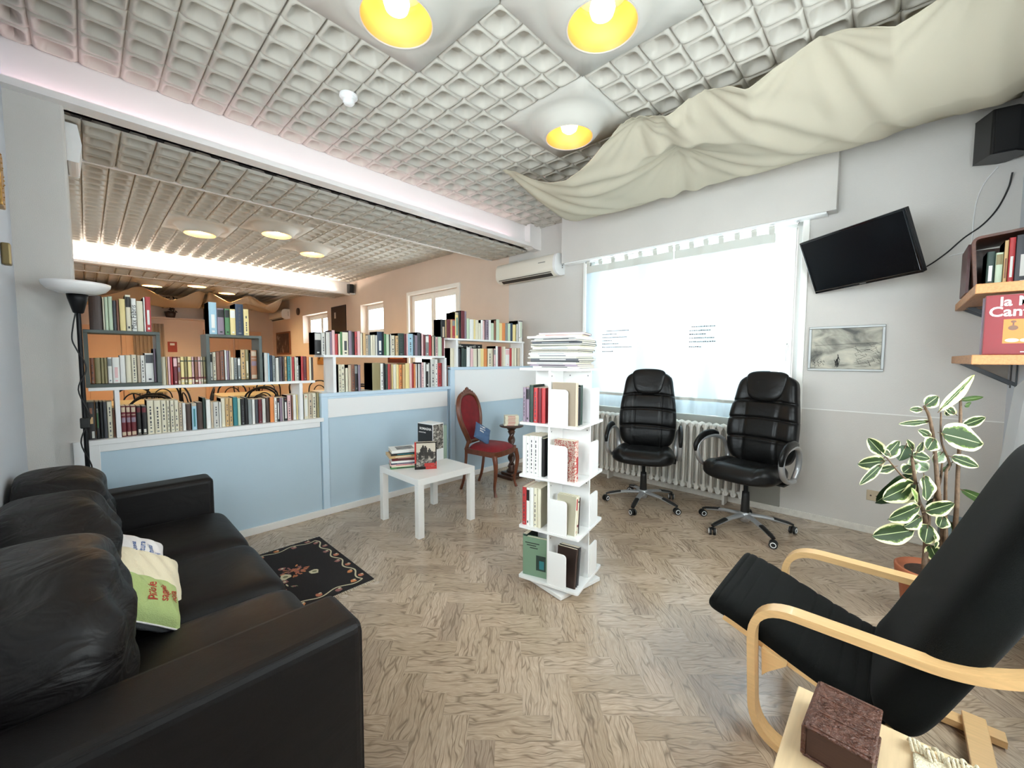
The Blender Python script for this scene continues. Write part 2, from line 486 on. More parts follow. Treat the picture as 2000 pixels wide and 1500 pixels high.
# ------------------------------------------------------------------ ceilings of moulded tiles
def ceiling(name, X0, X1, Y0, Y1, z, ox, oy, skip=(), px=0.695, py=0.69, slab=True):
    """egg-crate moulded tiles, 4 x 4 cups each; skip lists lamp tiles (i, j)"""
    mb = MB()
    cx_, cy_ = px / 4, py / 4
    i0 = math.floor((X0 - ox) / cx_ + 1e-6); i1 = math.ceil((X1 - ox) / cx_ - 1e-6)
    j0 = math.floor((Y0 - oy) / cy_ + 1e-6); j1 = math.ceil((Y1 - oy) / cy_ - 1e-6)
    n = 12
    for i in range(i0, i1):
        for j in range(j0, j1):
            if (i // 4, j // 4) in skip: continue
            xa, ya = ox + i * cx_, oy + j * cy_
            xb, yb = min(xa + cx_, X1), min(ya + cy_, Y1); xa, ya = max(xa, X0), max(ya, Y0)
            if xb - xa < 0.05 or yb - ya < 0.05: continue
            mx, my = (xa + xb) / 2, (ya + yb) / 2; hx, hy = (xb - xa) / 2, (yb - ya) / 2
            rings = []
            for (d, dz, rr) in ((0, 0.022, 0.0), (0.010, 0.002, 0.02), (0.016, 0.0, 0.03), (0.022, 0.006, 0.03), (0.046, 0.062, 0.022), (0.052, 0.066, 0.018)):
                w_, h_ = hx - d, hy - d; ring = []
                for (sx, sy, a0) in ((1, 1, 0), (-1, 1, 90), (-1, -1, 180), (1, -1, 270)):
                    for q in range(3):
                        if rr == 0:
                            o_ = ((1, 0.8), (1, 1), (0.8, 1)) if a0 in (0, 180) else ((0.8, 1), (1, 1), (1, 0.8))
                            ring.append((mx + sx * w_ * o_[q][0], my + sy * h_ * o_[q][1], z + dz))
                        else:
                            a = R(a0 + 45 * q)
                            ring.append((mx + sx * (w_ - rr) + rr * math.cos(a), my + sy * (h_ - rr) + rr * math.sin(a), z + dz))
                rings.append(ring)
            vs_ = [p for r_ in rings for p in r_]
            fs_ = []
            for k in range(len(rings) - 1):
                for q in range(n):
                    l = (q + 1) % n
                    fs_.append((k * n + q, (k + 1) * n + q, (k + 1) * n + l, k * n + l))
            mb.add(vs_, fs_, 0, True)
            mb.add(rings[-1], [tuple(reversed(range(n)))], 0)
    # dark seams between tiles
    for i in range(math.ceil((X0 - ox) / px), math.floor((X1 - ox) / px) + 1):
        x = ox + i * px; mb.box(x - 0.003, x + 0.003, Y0, Y1, z + 0.016, z + 0.03, 1)
    if slab: mb.box(X0 - 0.02, X1 + 0.02, Y0 - 0.02, Y1 + 0.02, z + 0.07, z + 0.09, 0)
    struct(mb, name, [m_ceil, mat('tile_seam', '8f8a82', 0.7)])
OX, OY = 0.04, 0.76
ceiling('ceiling', LX, WX, RY, 3.52, CZ, OX, OY, skip={(1, 1), (2, 0), (3, 1)})
ceiling('ceiling', -2.0, WX, 4.35, 8.98, CZ, OX, OY, skip={(1, 8), (2, 7), (3, 8)})
ceiling('ceiling', -2.0, WX, 9.75, BY, CZ, OX, OY, skip={(1, 16), (2, 15), (3, 16)})
ceiling('ceiling', -2.0, 4.12, 3.655, 4.345, 2.76, OX, 3.655, slab=False)
ceiling('ceiling', -2.0, 4.10, 9.06, 9.75, 2.76, OX, 9.06, slab=False)
struct(MB().box(-2.3, 4.5, -0.9, 14.8, 3.14, 3.3), 'ceiling', m_smooth)

# ------------------------------------------------------------------ the two beams with light coves
m_cove = mat('cove_white', 'efebe9', 0.5)
def beam(name, yl, yf, yb, x0, x1, lip, light, strength, lamp_label):
    mb = MB()
    mb.box(x0, WX, yf, yf + 0.03, lip + 0.0, CZ + 0.08)            # fascia
    mb.prism([(yl, lip), (yf + 0.03, lip), (yf + 0.03, lip + 0.02), (yl + 0.012, lip + 0.02), (yl + 0.012, lip + 0.04), (yl, lip + 0.04)], 'x', x0, x1)
    mb.box(x0, WX - 0.02, yb, yb + 0.02, lip + 0.0, CZ + 0.1)
    mb.box(x0, WX, yf + 0.03, yb, lip + 0.1, lip + 0.13)
    struct(mb, name, m_cove)
    o = MB().box(x0 + 0.02, x1 - 0.25, yf - 0.045, yf - 0.025, lip + 0.022, lip + 0.034).build('led_strip', light)
    tag(o, lamp_label, 'light')
    # rounded end of the cove
beam('trim_2', 3.42, 3.53, 4.345, LX, 3.93, 2.76, emit('pink_led', 'ffdcea', 4.5), 0, 'pink glowing light strip hidden in the ledge of the near beam')
beam('trim_3', 8.86, 8.985, 9.75, -2.0, 4.0, 2.755, emit('warm_led', 'fff0e0', 80), 0, 'bright warm white light strip on the beam in the far room')
# the curved fascia end against the window wall
mb = MB().prism([(WX, 2.75), (WX, CZ + 0.02), (3.93, CZ + 0.02), (3.93, 2.82), (3.96, 2.77), (4.02, 2.75)], 'y', 3.44, 3.56)
struct(mb, 'trim_4', m_cove, bevel=0.008)

# ------------------------------------------------------------------ stepped partition wall
T0, T1, T2 = 0.84, 1.045, 1.25
YB = PY + 0.24
def panel(mb, x0, x1, z0, z1, y, mi): mb.box(x0, x1, y, y + 0.02, z0, z1, mi)
mb = MB()
mb.box(-0.03, 1.345, PY + 0.012, YB, 0, T0 - 0.012, 0)
mb.box(1.345, 2.70, PY + 0.012, YB, 0, T1 - 0.012, 0)
mb.box(2.70, WX, PY + 0.012, YB, 0, T2 - 0.012, 0)
wp = struct(mb, 'wall_partition', m_blue)
mb = MB()
mb.box(-0.03, 1.36, PY - 0.006, YB + 0.02, T0 - 0.032, T0)               # white ledge
mb.box(-0.03, 1.33, PY - 0.0, PY + 0.014, T0 - 0.075, T0 - 0.03)
mb.box(-0.03, 0.035, PY - 0.001, PY + 0.014, 0.05, T0 - 0.03)
tag(mb.build('ledge', m_white, wp, bevel=0.003), 'white ledge and frame of the lowest step')
mb = MB()
mb.box(1.343, 2.705, PY - 0.006, YB + 0.02, T1 - 0.03, T1)
mb.box(1.345, 1.40, PY, PY + 0.014, 0.05, T1 - 0.03)
mb.box(1.40, 2.66, PY + 0.002, PY + 0.014, T1 - 0.05, T1 - 0.03)
mb.box(2.70, WX, PY - 0.006, YB + 0.02, T2 - 0.03, T2)
mb.box(2.703, 2.76, PY, PY + 0.014, 0.05, T2 - 0.03)
tag(mb.build('ledge', m_blue2, wp, bevel=0.003), 'ice blue ledges of the two higher steps')
mb = MB()
mb.box(1.40, 2.66, PY + 0.004, PY + 0.014, 0.835, T1 - 0.045)
mb.box(2.76, WX, PY + 0.004, PY + 0.014, 0.838, T2 - 0.03)
tag(mb.build('upper_panel', m_white, wp), 'white upper panels')
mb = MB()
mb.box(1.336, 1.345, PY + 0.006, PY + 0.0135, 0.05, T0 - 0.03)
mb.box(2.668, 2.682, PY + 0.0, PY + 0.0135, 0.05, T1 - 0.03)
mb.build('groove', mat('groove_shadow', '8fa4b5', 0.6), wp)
struct(MB().box(-0.03, WX, PY - 0.008, PY + 0.012, 0, 0.055), 'baseboard_partition', m_trim, bevel=0.003)
# white post beside the pier
struct(MB().box(-0.075, -0.032, PY - 0.02, PY + 0.0, 0, 0.84), 'trim_5', m_white, bevel=0.002)

# ------------------------------------------------------------------ windows of the window wall
m_pvc = mat('white_window_frame', 'f2f0ea', 0.3)
def window(name, y0, y1, z0, z1, mull, xf=4.24, fw=0.055, sash=0.06, handle=None):
    t = bpy.data.objects.new(name, None); COL.objects.link(t); tag(t, kind='structure')
    mb = MB()
    for a in ((y0 + fw, y1 - fw, z0, z0 + fw), (y0 + fw, y1 - fw, z1 - fw, z1), (y0, y0 + fw, z0, z1), (y1 - fw, y1, z0, z1)):
        mb.box(xf, xf + 0.07, *a)
    ys = [y0 + fw] + list(mull) + [y1 - fw]
    for a, b in zip(ys[:-1], ys[1:]):
        a += 0.004; b -= 0.004
        for q in ((a + sash, b - sash, z0 + fw, z0 + fw + sash), (a + sash, b - sash, z1 - fw - sash, z1 - fw), (a, a + sash, z0 + fw, z1 - fw), (b - sash, b, z0 + fw, z1 - fw)):
            mb.box(xf - 0.018, xf + 0.05, *q)
    mb.build('window_frame', m_pvc, t, bevel=0.004)
    mb = MB()
    for a, b in zip(ys[:-1], ys[1:]):
        mb.box(xf + 0.018, xf + 0.022, a + sash, b - sash, z0 + fw + sash, z1 - fw - sash)
    mb.build('glass_pane', m_glass, t)
    return t
w1 = window('window_1', *W1, (1.36, 2.03), xf=4.225, fw=0.05, sash=0.085)
mb = MB().box(4.195, 4.207, 0.70, 0.725, 1.42, 1.50).tube([(4.2, 0.712, 1.48), (4.165, 0.712, 1.48), (4.16, 0.712, 1.46), (4.155, 0.712, 1.33)], 0.009, 8)
mb.build('window_handle', m_white, w1, bevel=0.002)
window('window_2', *W2, (5.87,), xf=4.20, fw=0.05, sash=0.06)
window('window_3', *W3, (), xf=4.30, fw=0.05, sash=0.05)
window('window_4', *W4, (11.0,), xf=4.33, fw=0.06, sash=0.06)
window('window_7_added', 5.8, 7.2, 1.0, 2.5, (6.5,), xf=-2.17)  # unseen window added in the far room's left wall to brighten it
# outer white architrave of the big window and of window 2
mb = MB()
mb.box(WX - 0.03, WX + 0.08, W1[0] - 0.045, W1[0], W1[2] - 0.0, W1[3] + 0.02)
mb.box(WX - 0.03, WX + 0.08, W1[1], W1[1] + 0.035, W1[2], W1[3])
struct(mb, 'trim_6', m_pvc, bevel=0.003)
mb = MB()
for a in ((W2[0] - 0.06, W2[1] + 0.06, W2[3], W2[3] + 0.06), (W2[0] - 0.06, W2[0], W2[2], W2[3] - 0.0005), (W2[1], W2[1] + 0.06, W2[2], W2[3] - 0.0005)):
    mb.box(WX - 0.03, WX, *a)
struct(mb, 'trim_7', m_pvc, bevel=0.003)
# window of the right wall
t = bpy.data.objects.new('window_5', None); COL.objects.link(t); tag(t, kind='structure')
mb = MB()
for q in ((0.9, 3.0, 0.55, 0.61), (0.9, 3.0, 2.34, 2.4), (0.9, 0.96, 0.55, 2.4), (2.94, 3.0, 0.55, 2.4), (1.92, 1.98, 0.6, 2.35)):
    mb.box(q[0], q[1], -0.66, -0.6, q[2], q[3])
mb.build('window_frame', m_pvc, t, bevel=0.004)
MB().box(0.96, 2.94, -0.635, -0.63, 0.61, 2.34).build('glass_pane', m_glass, t)

# roller-shutter box above the big window
mb = MB().box(4.03, WX, 0.40, 3.02, 2.50, CZ + 0.02)
sb = tag(mb.build('shutter_box', m_wall, bevel=0.004), 'long grey roller shutter box above the big window', 'shutter box')
MB().box(4.035, WX - 0.004, 0.46, 2.98, 2.485, 2.4995).build('bottom_rail', m_white, sb, bevel=0.002)
# grey slab under the window, behind the radiator
o = MB().box(WX - 0.012, WX - 0.001, 0.70, 2.62, 0.02, 0.80).build('heat_shield', mat('grey_reflective_board', '8f8c84', 0.35, metal=0.0), bevel=0.02)
tag(o, 'thin grey board fixed to the wall behind the radiator', 'panel')
# unseen window added to the left wall above the sofa for more daylight
t = bpy.data.objects.new('window_6_added', None); COL.objects.link(t); tag(t, kind='structure')
mb = MB()
for q in ((0.15, 2.45, 1.15, 1.21), (0.15, 2.45, 2.39, 2.45), (0.15, 0.21, 1.21, 2.39), (2.39, 2.45, 1.21, 2.39), (1.27, 1.33, 1.21, 2.39)):
    mb.box(LX - 0.13, LX - 0.07, q[0], q[1], q[2], q[3])
mb.build('window_frame', m_pvc, t)
MB().box(LX - 0.10, LX - 0.095, 0.21, 2.39, 1.21, 2.39).build('glass_pane', m_glass, t)
# doors and panelling of the far wall
m_door = mat('peach_door', 'dcb595', 0.5)
for n_, (x0, x1, z1) in enumerate(((-0.05, 0.62, 2.15), (0.64, 1.36, 2.15), (2.35, 3.05, 2.15), (3.1, 3.8, 2.15))):
    mb = MB().box(x0, x1, BY - 0.045, BY - 0.002, 0, z1)
    mb.box(x0 + 0.08, x1 - 0.08, BY - 0.052, BY - 0.04, 0.2, 1.0); mb.box(x0 + 0.08, x1 - 0.08, BY - 0.052, BY - 0.04, 1.15, z1 - 0.15)
    d = struct(mb, 'door_%d' % (n_ + 1), m_door, bevel=0.01)
    MB().tube([(x1 - 0.06, BY - 0.05, 1.05), (x1 - 0.06, BY - 0.1, 1.05), (x1 - 0.16, BY - 0.1, 1.05)], 0.01, 8).build('door_handle', mat('chrome', 'c8c8c8', 0.2, 1.0), d)
BOOK_ROWS = {
'A': '''-0.013,0.023,1.071,k1 0.023,0.041,1.069,kg 0.041,0.057,1.068,k 0.057,0.074,1.067,K 0.074,0.098,1.065,ct 0.096,0.110,1.016,n 0.134,0.158,1.035,mb 0.158,0.180,1.033,mb 0.180,0.206,1.031,mb 0.206,0.231,1.029,kM 0.231,0.257,1.027,kM 0.258,0.292,1.061,ct 0.292,0.327,1.059,ct 0.327,0.356,1.057,ct 0.356,0.373,1.055,ct 0.373,0.395,1.054,ct 0.395,0.420,1.052,ct 0.419,0.438,1.033,bt 0.438,0.457,1.031,w 0.457,0.487,1.022,d 0.487,0.516,1.024,LB 0.516,0.549,1.029,d 0.550,0.568,1.059,G 0.567,0.595,1.043,w 0.595,0.610,1.027,b 0.610,0.644,1.025,st 0.644,0.656,1.023,w 0.657,0.682,1.048,c 0.682,0.705,1.047,tt 0.705,0.730,1.045,tt 0.731,0.759,1.051,T 0.758,0.778,1.041,q 0.778,0.805,1.036,kt 0.805,0.825,1.042,k 0.825,0.851,1.029,S 0.851,0.870,1.027,w 0.870,0.895,1.026,K 0.895,0.920,1.024,mt 0.920,0.945,1.026,s 0.945,0.971,1.033,d 0.971,1.001,1.035,o 1.001,1.021,1.029,wt 1.021,1.038,1.028,kl 1.038,1.059,1.027,P 1.059,1.071,1.026,s 1.071,1.096,1.028,kl 1.097,1.127,1.043,pt 1.127,1.138,1.042,n 1.138,1.165,1.045,w 1.165,1.194,1.043,y 1.218,1.254,1.044,cl 1.254,1.288,1.046,bt 1.288,1.323,1.048,ct 1.323,1.346,1.051,v 1.346,1.370,1.054,b''',
'B1': '''0.010,0.032,1.337,nt 0.032,0.058,1.338,v 0.058,0.073,1.338,v 0.073,0.088,1.338,v 0.088,0.109,1.341,wS 0.109,0.143,1.341,wp 0.143,0.169,1.354,w 0.169,0.197,1.355,c 0.197,0.224,1.358,ct 0.224,0.240,1.355,b 0.240,0.261,1.355,wt 0.262,0.304,1.369,wK 0.305,0.319,1.399,P''',
'B0': '''0.022,0.080,1.715,d 0.079,0.087,1.707,c 0.087,0.105,1.711,q 0.105,0.125,1.716,q 0.124,0.141,1.693,K 0.141,0.153,1.698,n 0.154,0.182,1.706,y 0.183,0.209,1.735,ck 0.208,0.233,1.715,wX 0.233,0.266,1.702,c 0.267,0.274,1.727,w 0.274,0.303,1.733,rw''',
'B2': '''0.340,0.364,1.346,c 0.364,0.370,1.346,t 0.370,0.385,1.346,p 0.385,0.400,1.346,r 0.400,0.423,1.346,mp 0.423,0.439,1.346,nb 0.439,0.460,1.346,ym 0.460,0.477,1.347,vm 0.477,0.499,1.347,ym 0.499,0.514,1.347,pm 0.514,0.534,1.347,nm 0.534,0.549,1.347,pm 0.549,0.563,1.347,bm 0.563,0.582,1.347,vm''',
'B3': '''0.605,0.620,1.377,wk 0.620,0.641,1.381,ct 0.642,0.665,1.385,n 0.665,0.693,1.389,nt 0.693,0.705,1.396,w 0.704,0.721,1.393,P 0.721,0.731,1.393,b 0.729,0.750,1.345,c 0.750,0.773,1.341,St 0.773,0.792,1.341,Sw 0.794,0.824,1.402,tt 0.824,0.848,1.403,vc 0.847,0.856,1.376,k 0.857,0.901,1.400,Cb 0.901,0.909,1.400,k 0.911,0.927,1.451,w''',
'B4': '''0.610,0.658,1.735,Lw 0.656,0.701,1.696,Pk 0.701,0.733,1.696,gk 0.733,0.768,1.696,yw 0.769,0.820,1.737,Dt 0.819,0.855,1.704,yt''',
'B5': '''0.940,0.959,1.381,w 0.959,0.969,1.377,w 0.969,0.982,1.378,L 0.982,0.998,1.362,D 0.998,1.019,1.358,St 1.019,1.043,1.342,s 1.043,1.058,1.346,K 1.058,1.069,1.351,P 1.069,1.084,1.355,d 1.084,1.103,1.351,tt 1.103,1.129,1.355,Tt 1.129,1.140,1.351,c 1.140,1.158,1.351,r 1.158,1.169,1.351,c 1.169,1.187,1.347,st 1.185,1.203,1.281,k 1.205,1.224,1.356,r 1.224,1.250,1.356,mt 1.250,1.271,1.352,o 1.271,1.291,1.352,c 1.291,1.304,1.348,d''',
'D': '''1.510,1.535,1.287,ct 1.535,1.571,1.286,ct 1.570,1.596,1.255,c 1.596,1.623,1.282,b 1.623,1.657,1.286,nt 1.657,1.687,1.286,kS 1.687,1.710,1.281,P 1.824,1.906,1.299,v 1.906,1.937,1.294,wt 1.938,1.957,1.298,k 1.957,1.982,1.288,G 1.982,2.007,1.288,r 2.007,2.029,1.288,n 2.029,2.043,1.283,y 2.043,2.078,1.283,c 2.078,2.106,1.283,y 2.106,2.140,1.282,ot 2.140,2.172,1.282,t 2.172,2.218,1.292,y 2.218,2.245,1.292,p 2.245,2.274,1.292,r 2.274,2.295,1.286,o 2.295,2.316,1.286,w 2.316,2.341,1.286,s 2.341,2.363,1.286,P 2.364,2.390,1.302,pt 2.390,2.418,1.302,w 2.418,2.447,1.296,kw 2.447,2.469,1.296,w 2.469,2.529,1.339,st 2.529,2.566,1.333,wt 2.566,2.616,1.295,rt 2.616,2.643,1.295,m 2.643,2.666,1.295,w 2.691,2.737,1.267,nP''',
'E': '''1.320,1.375,1.558,ks 1.375,1.410,1.556,st 1.411,1.445,1.562,s 1.445,1.465,1.568,P 1.465,1.492,1.582,p 1.491,1.516,1.552,r 1.516,1.535,1.553,c 1.535,1.554,1.572,g 1.554,1.609,1.570,cK 1.610,1.640,1.585,P 1.640,1.664,1.573,k 1.664,1.688,1.579,rt 1.689,1.718,1.585,p 1.717,1.738,1.568,c 1.738,1.765,1.573,t 1.765,1.793,1.551,bt 1.793,1.819,1.557,S 1.819,1.842,1.554,c 1.842,1.861,1.559,c 1.861,1.882,1.556,s 1.883,1.937,1.591,Dw 1.937,1.950,1.592,k 1.950,1.974,1.574,g 1.974,2.009,1.571,q 2.009,2.022,1.572,s 2.022,2.066,1.563,ct 2.066,2.099,1.560,tt 2.099,2.167,1.587,Gt 2.167,2.189,1.584,m 2.189,2.205,1.585,p 2.205,2.271,1.587,Lt 2.271,2.290,1.579,K 2.290,2.321,1.575,P 2.321,2.364,1.608,K 2.364,2.387,1.599,p 2.387,2.412,1.590,m 2.412,2.454,1.581,Sw 2.454,2.492,1.593,r 2.492,2.517,1.573,b 2.517,2.537,1.580,G 2.537,2.574,1.570,pt 2.574,2.624,1.572,q 2.624,2.649,1.568,m 2.649,2.671,1.569,p''',
'G': '''2.608,2.667,1.758,kO 2.667,2.687,1.761,t 2.687,2.735,1.763,m 2.735,2.764,1.766,t 2.764,2.806,1.769,rS 2.807,2.854,1.850,yB 2.854,2.884,1.864,k 2.884,2.936,1.874,m 2.936,2.964,1.871,P 2.964,3.006,1.795,q 3.006,3.065,1.787,w 3.065,3.098,1.790,y 3.098,3.150,1.787,c 3.149,3.183,1.755,c 3.183,3.215,1.793,w 3.215,3.248,1.789,p 3.248,3.301,1.798,Pt 3.301,3.336,1.801,w 3.336,3.389,1.768,q 3.389,3.423,1.801,n 3.423,3.479,1.817,q 3.479,3.528,1.777,y 3.528,3.587,1.781,o 3.587,3.625,1.778,S 3.625,3.673,1.781,q 3.673,3.724,1.790,D 3.724,3.786,1.775,y 3.786,3.809,1.784,w 3.809,3.969,1.829,wF''',
'F': '''2.727,2.804,1.457,c 2.847,2.882,1.453,K 2.882,2.928,1.460,G 2.928,2.965,1.449,G 2.965,3.018,1.473,w 3.018,3.061,1.457,p 3.061,3.127,1.458,c 3.127,3.171,1.459,c 3.171,3.221,1.460,y 3.221,3.280,1.461,o 3.280,3.351,1.463,ct 3.351,3.384,1.464,b 3.384,3.415,1.464,pS 3.415,3.452,1.496,w 3.452,3.496,1.491,m 3.496,3.520,1.492,r 3.520,3.554,1.492,b 3.554,3.588,1.493,c 3.589,3.665,1.469,wp 3.665,3.708,1.477,r 3.708,3.753,1.478,c 3.753,3.797,1.479,c 3.797,3.842,1.480,b 3.842,3.885,1.481,b 3.930,3.972,1.489,b 3.972,4.010,1.490,n''',
}
BC = dict(k=('black', '1c1a1b'), K=('charcoal', '45464c'), w=('white', 'ecebe6'), c=('cream', 'e3dcc4'), b=('beige', 'c9b79f'), t=('tan', 'cfab78'), n=('brown', '8a5a44'),
          m=('maroon', '6a1d26'), r=('red', 'b83a3c'), p=('pink', 'e6bcbc'), P=('mauve', '8f7c8c'), o=('orange', 'e08a4c'), y=('pale yellow', 'ecd796'), g=('green', '4e8150'),
          G=('dark green', '2c3f37'), T=('teal', '2f7f86'), B=('blue', '3a6f9c'), D=('navy blue', '27384f'), L=('light blue', 'a5c9da'), S=('grey', '868c8b'), s=('pale grey', 'cfcdc6'),
          q=('pale green', 'c7d8bd'), d=('dark brown', '46352e'), v=('olive', '93875f'), C=('copper brown', 'a9714f'))
m_page = mat('book_pages', 'e6dcc6', 0.8, noise=0.06, nscale=120, stretch=(1, 1, 0.05))
def bmat(k):
    if k in 'X': k = 'k'
    n, c = BC[k]
    return mat('cloth_' + n.replace(' ', '_'), c, 0.45)
def rects(dec, seed):
    """spine decoration as (u0, u1, v0, v1, colour)"""
    r_ = random.Random(seed)
    if dec == 't':
        out = []; v = 0.16
        while v < 0.84:
            l = r_.uniform(0.03, 0.09)
            out.append((0.36, 0.62, v, v + l, 'K')); v += l + r_.uniform(0.015, 0.05)
            if r_.random() < 0.15: v += 0.12
        out.append((0.3, 0.7, 0.05, 0.085, 'S'))
        return out
    if dec == 'b': return [(0.05, 0.95, 0.03, 0.15, 'b'), (0.05, 0.95, 0.46, 0.62, 'P'), (0.05, 0.95, 0.7, 0.72, 'b'), (0.05, 0.95, 0.8, 0.96, 'b')]
    if dec == 'M': return [(0.05, 0.95, 0.78, 0.95, 'm'), (0.25, 0.8, 0.08, 0.2, 's'), (0.1, 0.9, 0.03, 0.045, 'b')]
    if dec == 'm': return [(0.0, 1.0, 0.2, 0.26, 'm'), (0.0, 1.0, 0.83, 0.87, 'G'), (0.1, 0.9, 0.08, 0.15, 'c')]
    if dec == '1': return [(0.3, 0.75, 0.42, 0.6, 't'), (0.5, 0.85, 0.04, 0.22, 's'), (0.35, 0.7, 0.68, 0.84, 'n')]
    if dec == 'g': return [(0.35, 0.7, 0.3, 0.8, 'g'), (0.35, 0.7, 0.7, 0.82, 's')]
    if dec == 'l': return [(0.2, 0.75, 0.1, 0.8, 'w'), (0.35, 0.6, 0.88, 0.93, 'r')]
    if dec == 'B': return [(0.3, 0.7, 0.12, 0.8, 'T'), (0.0, 1.0, 0.9, 1.0, 'b')]
    if dec == 'X': return []
    if dec == 'O': return [(0.3, 0.75, 0.04, 0.6, 'b')]
    if dec == 'F': return [(0.0, 0.06, 0, 1, 'k'), (0.94, 1, 0, 1, 'k'), (0.06, 0.94, 0.96, 1, 'k'), (0.45, 0.75, 0.2, 0.94, 'q'), (0.1, 0.4, 0.18, 0.2, 'k')]
    # a colour letter: title strip of that colour, a small mark at the foot
    if r_.random() < 0.5: return [(0.25, 0.75, 0.2, 0.62, dec), (0.3, 0.7, 0.06, 0.12, dec)]
    return [(0.0, 1.0, 0.66, 0.95, dec), (0.3, 0.7, 0.07, 0.13, dec)]
DEC_WORDS = {'t': ' with dark title', 'b': ' with pale bands', 'M': ' with red top band', 'm': ' with two dark bands', '1': ' with gold label', 'g': ' with green stripe', 'l': ' with white label',
             'B': ' with teal title', 'X': ' with big black writing', 'O': ' with beige oval', 'F': ' with black border'}
def ordinal(n):
    ones = ['', 'first', 'second', 'third', 'fourth', 'fifth', 'sixth', 'seventh', 'eighth', 'ninth', 'tenth', 'eleventh', 'twelfth', 'thirteenth', 'fourteenth', 'fifteenth', 'sixteenth', 'seventeenth', 'eighteenth', 'nineteenth']
    if n < 20: return ones[n]
    tens = {2: ('twentieth', 'twenty'), 3: ('thirtieth', 'thirty'), 4: ('fortieth', 'forty'), 5: ('fiftieth', 'fifty')}[n // 10]
    return tens[0] if n % 10 == 0 else tens[1] + '-' + ones[n % 10]
def book(w_, h_, d_, code, name='book', lean=0.0, paper=True, rnd=0.35):
    """upright book: spine faces -y, thickness along x, origin bottom centre of the spine"""
    dec = code[1] if len(code) > 1 else ''
    mats = [bmat(code[0]), m_page]; idx = {}
    mb = MB()
    th = min(0.0022, w_ * 0.12); rr = min(w_ * rnd, 0.006)
    # cover as one bent sheet: rounded spine plus two boards
    arc = [(-w_ / 2, d_), (-w_ / 2, rr)] + [(-w_ / 2 * math.cos(R(a)), rr * (1 - math.sin(R(a)))) for a in (22, 45, 67, 90, 113, 135, 158)] + [(w_ / 2, rr), (w_ / 2, d_)]
    inner = [(w_ / 2 - th, d_), (w_ / 2 - th, rr + th), (-w_ / 2 + th, rr + th), (-w_ / 2 + th, d_)]
    n = len(arc)
    V0 = [(x, y, 0) for x, y in arc]; V1 = [(x, y, h_) for x, y in arc]
    mb.add(V0 + V1, [(i + 1, i, n + i, n + i + 1) for i in range(n - 1)], 0, False)
    for z in (0, h_):
        mb.add([(x, y, z) for x, y in arc] , [tuple(range(n)) if z == 0 else tuple(reversed(range(n)))], 0)
    i_ = [(x, y, 0) for x, y in inner] + [(x, y, h_) for x, y in inner]
    # page block, set back a little
    mb2 = 0.003 if paper else 0.0015
    mb.T = Matrix.Translation((0, 0, 0))
    mb.box(-w_ / 2 + th, w_ / 2 - th, rr, d_ - mb2, 0.0006, h_ + 0.0004, 1)
    mb.box(-w_ / 2, -w_ / 2 + th, rr, d_, -0.0004, h_ + 0.0008, 0)
    mb.box(w_ / 2 - th, w_ / 2, rr, d_, -0.0004, h_ + 0.0008, 0)
    for (u0, u1, v0, v1, c) in (rects(dec, int(w_ * 1e5 + h_ * 1e4)) if dec else []):
        if c not in idx: idx[c] = len(mats); mats.append(bmat(c))
        def sp(u):
            a = R(180 * u); return (-w_ / 2 * math.cos(a), rr * (1 - math.sin(a)) - 0.0005)
        uu = [0.06 + 0.88 * (u0 + (u1 - u0) * k / 4) for k in range(5)]
        # map u (0..1 across) to an arc angle so that strips hug the rounded spine
        pts = [sp(math.acos(1 - 2 * u) / PI) for u in uu]
        mb.add([(x, y, v0 * h_) for x, y in pts] + [(x, y, v1 * h_) for x, y in pts], [(i, i + 1, 5 + i + 1, 5 + i) for i in range(4)], idx[c], True)
    o = mb.build(name, mats)
    return o
ROWINFO = {'A': (3.53, 0.8405, 'low shelf bottom row', 'books in the bottom row of the low shelf'),
           'B1': (3.55, 1.1805, 'inside left grey cube', 'books inside the left grey cube'),
           'B0': (3.54, 1.5085, 'on top of left grey cube', 'books on top of the left grey cube'),
           'B2': (3.53, 1.1585, 'between the grey cubes', 'books between the two grey cubes'),
           'B3': (3.55, 1.1805, 'inside right grey cube', 'books inside the right grey cube'),
           'B4': (3.54, 1.5085, 'on top of right grey cube', 'books on top of the right grey cube'),
           'B5': (3.53, 1.1585, 'right of both grey cubes', 'books on the low shelf beside the right grey cube'),
           'D': (3.53, 1.0455, 'middle shelf bottom row', 'books in the bottom row of the middle shelf'),
           'E': (3.53, 1.3705, 'middle shelf top row', 'books in the top row of the middle shelf'),
           'G': (3.53, 1.5635, 'highest shelf top row', 'books in the top row of the highest shelf'),
           'F': (3.53, 1.2505, 'highest shelf bottom row', 'books in the bottom row of the highest shelf')}
brnd = random.Random(11)
BLOCK = {'A': [(0.109, 0.135), (1.177, 1.205)], 'B1': [(-1, 0.0125), (0.316, 9)], 'B3': [(-1, 0.6005), (0.8995, 9)], 'B2': [(-1, 0.3385), (0.5775, 9)], 'B5': [(-1, 0.9225)],
         'D': [(1.45, 1.479), (2.626, 2.655)], 'F': [(2.781, 2.814), (3.85, 3.88), (3.9, 9)], 'G': [(3.895, 9)], 'E': [(2.663, 9)]}
